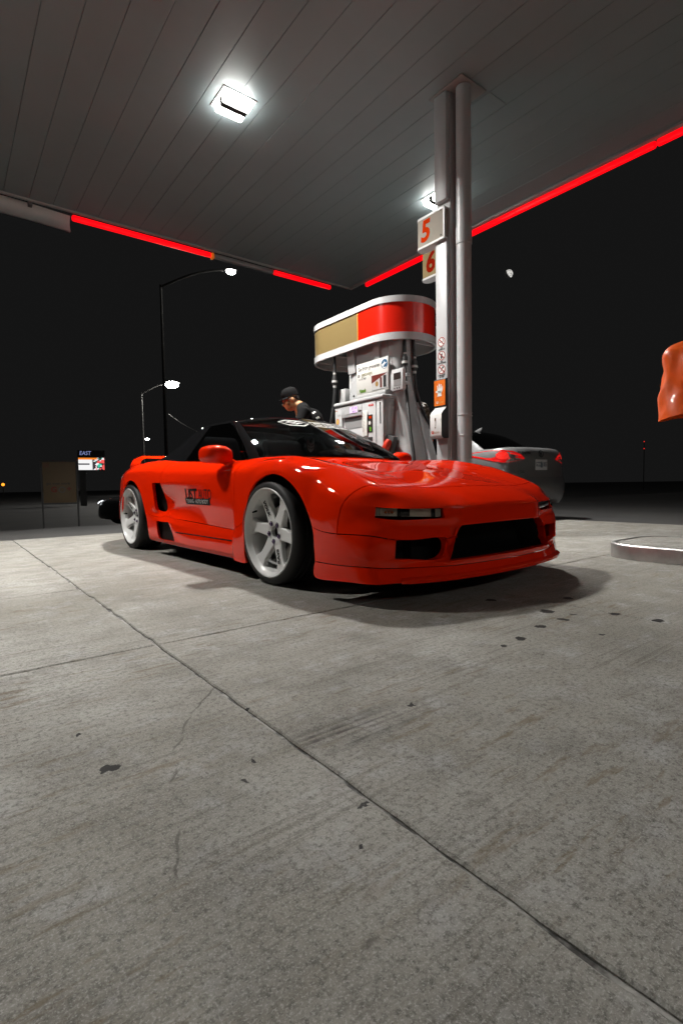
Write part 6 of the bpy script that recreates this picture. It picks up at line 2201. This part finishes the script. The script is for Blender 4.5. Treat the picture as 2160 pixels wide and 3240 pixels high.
# dark cars
dx, dy = place(372, 15.5)
d2 = make_sedan('black car with a lit headlight strip behind the red car\'s rear wheel', mat('car_black', (.006, .006, .007), .3, coat=1), (dx + 4.0, dy + 1.2, -.55), math.radians(196), marks=False)
DRL = mat('headlight_glow', (.8, .85, .9), .3, emit=2.2, ecol=(.9, .95, 1.0))
hl = MB().tube([(4.10, .885, .755), (4.26, .80, .72), (4.37, .68, .68)], .014, 6)
build('headlight', hl, DRL, d2, smooth=40)
hl = MB().tube([(4.37, -.68, .68), (4.26, -.80, .72), (4.10, -.885, .755)], .014, 6)
build('headlight', hl, DRL, d2, smooth=40)

# small far lights
def far_light(px, py, D, r, col, s, label):
    x, y = place(px, D)
    z = CAM_H + (1522 - py) * D / F_PX
    t = thing('marker_light', label, 'light', (x, y, -.75))
    build('mast', MB().tube([(0, 0, 0), (0, 0, z + .75 - r)], .04, 6), POLE, t)
    build('lamp_globe', MB().lathe([(r * math.sin(a), z + .75 - r * math.cos(a)) for a in np.linspace(.01, math.pi - .01, 9)], 14), mat('glow_%s' % label.split()[1], col, .4, emit=s, ecol=col), t, smooth=60)
    return t
far_light(14, 1506, 60, .17, (1.0, .30, .02), 2.2, 'small amber light at the far left edge')
m1 = far_light(2034, 1404, 60, .055, (1.0, .03, .02), 1.0, 'small red light, upper of two beyond the forecourt')
m2 = far_light(2034, 1426, 60, .06, (1.0, .03, .02), 1.0, 'small red light, lower of two beyond the forecourt')
m1['group'] = m2['group'] = 'red beacon lights'
for a in m2.children:
    if a.name.startswith('mast'):
        a.location.x = 0

# moon: a gibbous disc, its lit limb and night side painted into the emission
mdir = (fwd + r2 * ((1609 - 1080) / F_PX) - u2 * ((866 - 1620) / F_PX)).normalized()
mpos = Vector((0, 0, CAM_H)) + mdir * 2500
mb = MB()
Rm = 11.2 * 2500 / F_PX
k = NT('moonlight')
tc = k.n('TexCoord').outputs['Object']
nn = k.noise(tc, .16, 4, .6)
colm_ = k.mix(k.ramp(nn, .42, .60), (.85, .83, .78), (.30, .29, .28))
k.put(k.b.inputs['Base Color'], (0, 0, 0))
k.put(k.b.inputs['Emission Color'], colm_)
gm = k.n('NewGeometry')
dt = k.n('VectorMath', operation='DOT_PRODUCT')
k.put(dt.inputs[0], gm.outputs['Normal'])
sunv = (r2 * .62 + u2 * .35 - fwd * .70).normalized()
dt.inputs[1].default_value = sunv
k.put(k.b.inputs['Emission Strength'], k.ramp(dt.outputs['Value'], .0, .14, .016, .95))
ms = MB().lathe([(Rm * math.sin(a), -Rm * math.cos(a)) for a in np.linspace(.001, math.pi - .001, 24)], 40)
moon = kind(build('moon', ms, k.m, None, smooth=60, loc=mpos), 'structure')
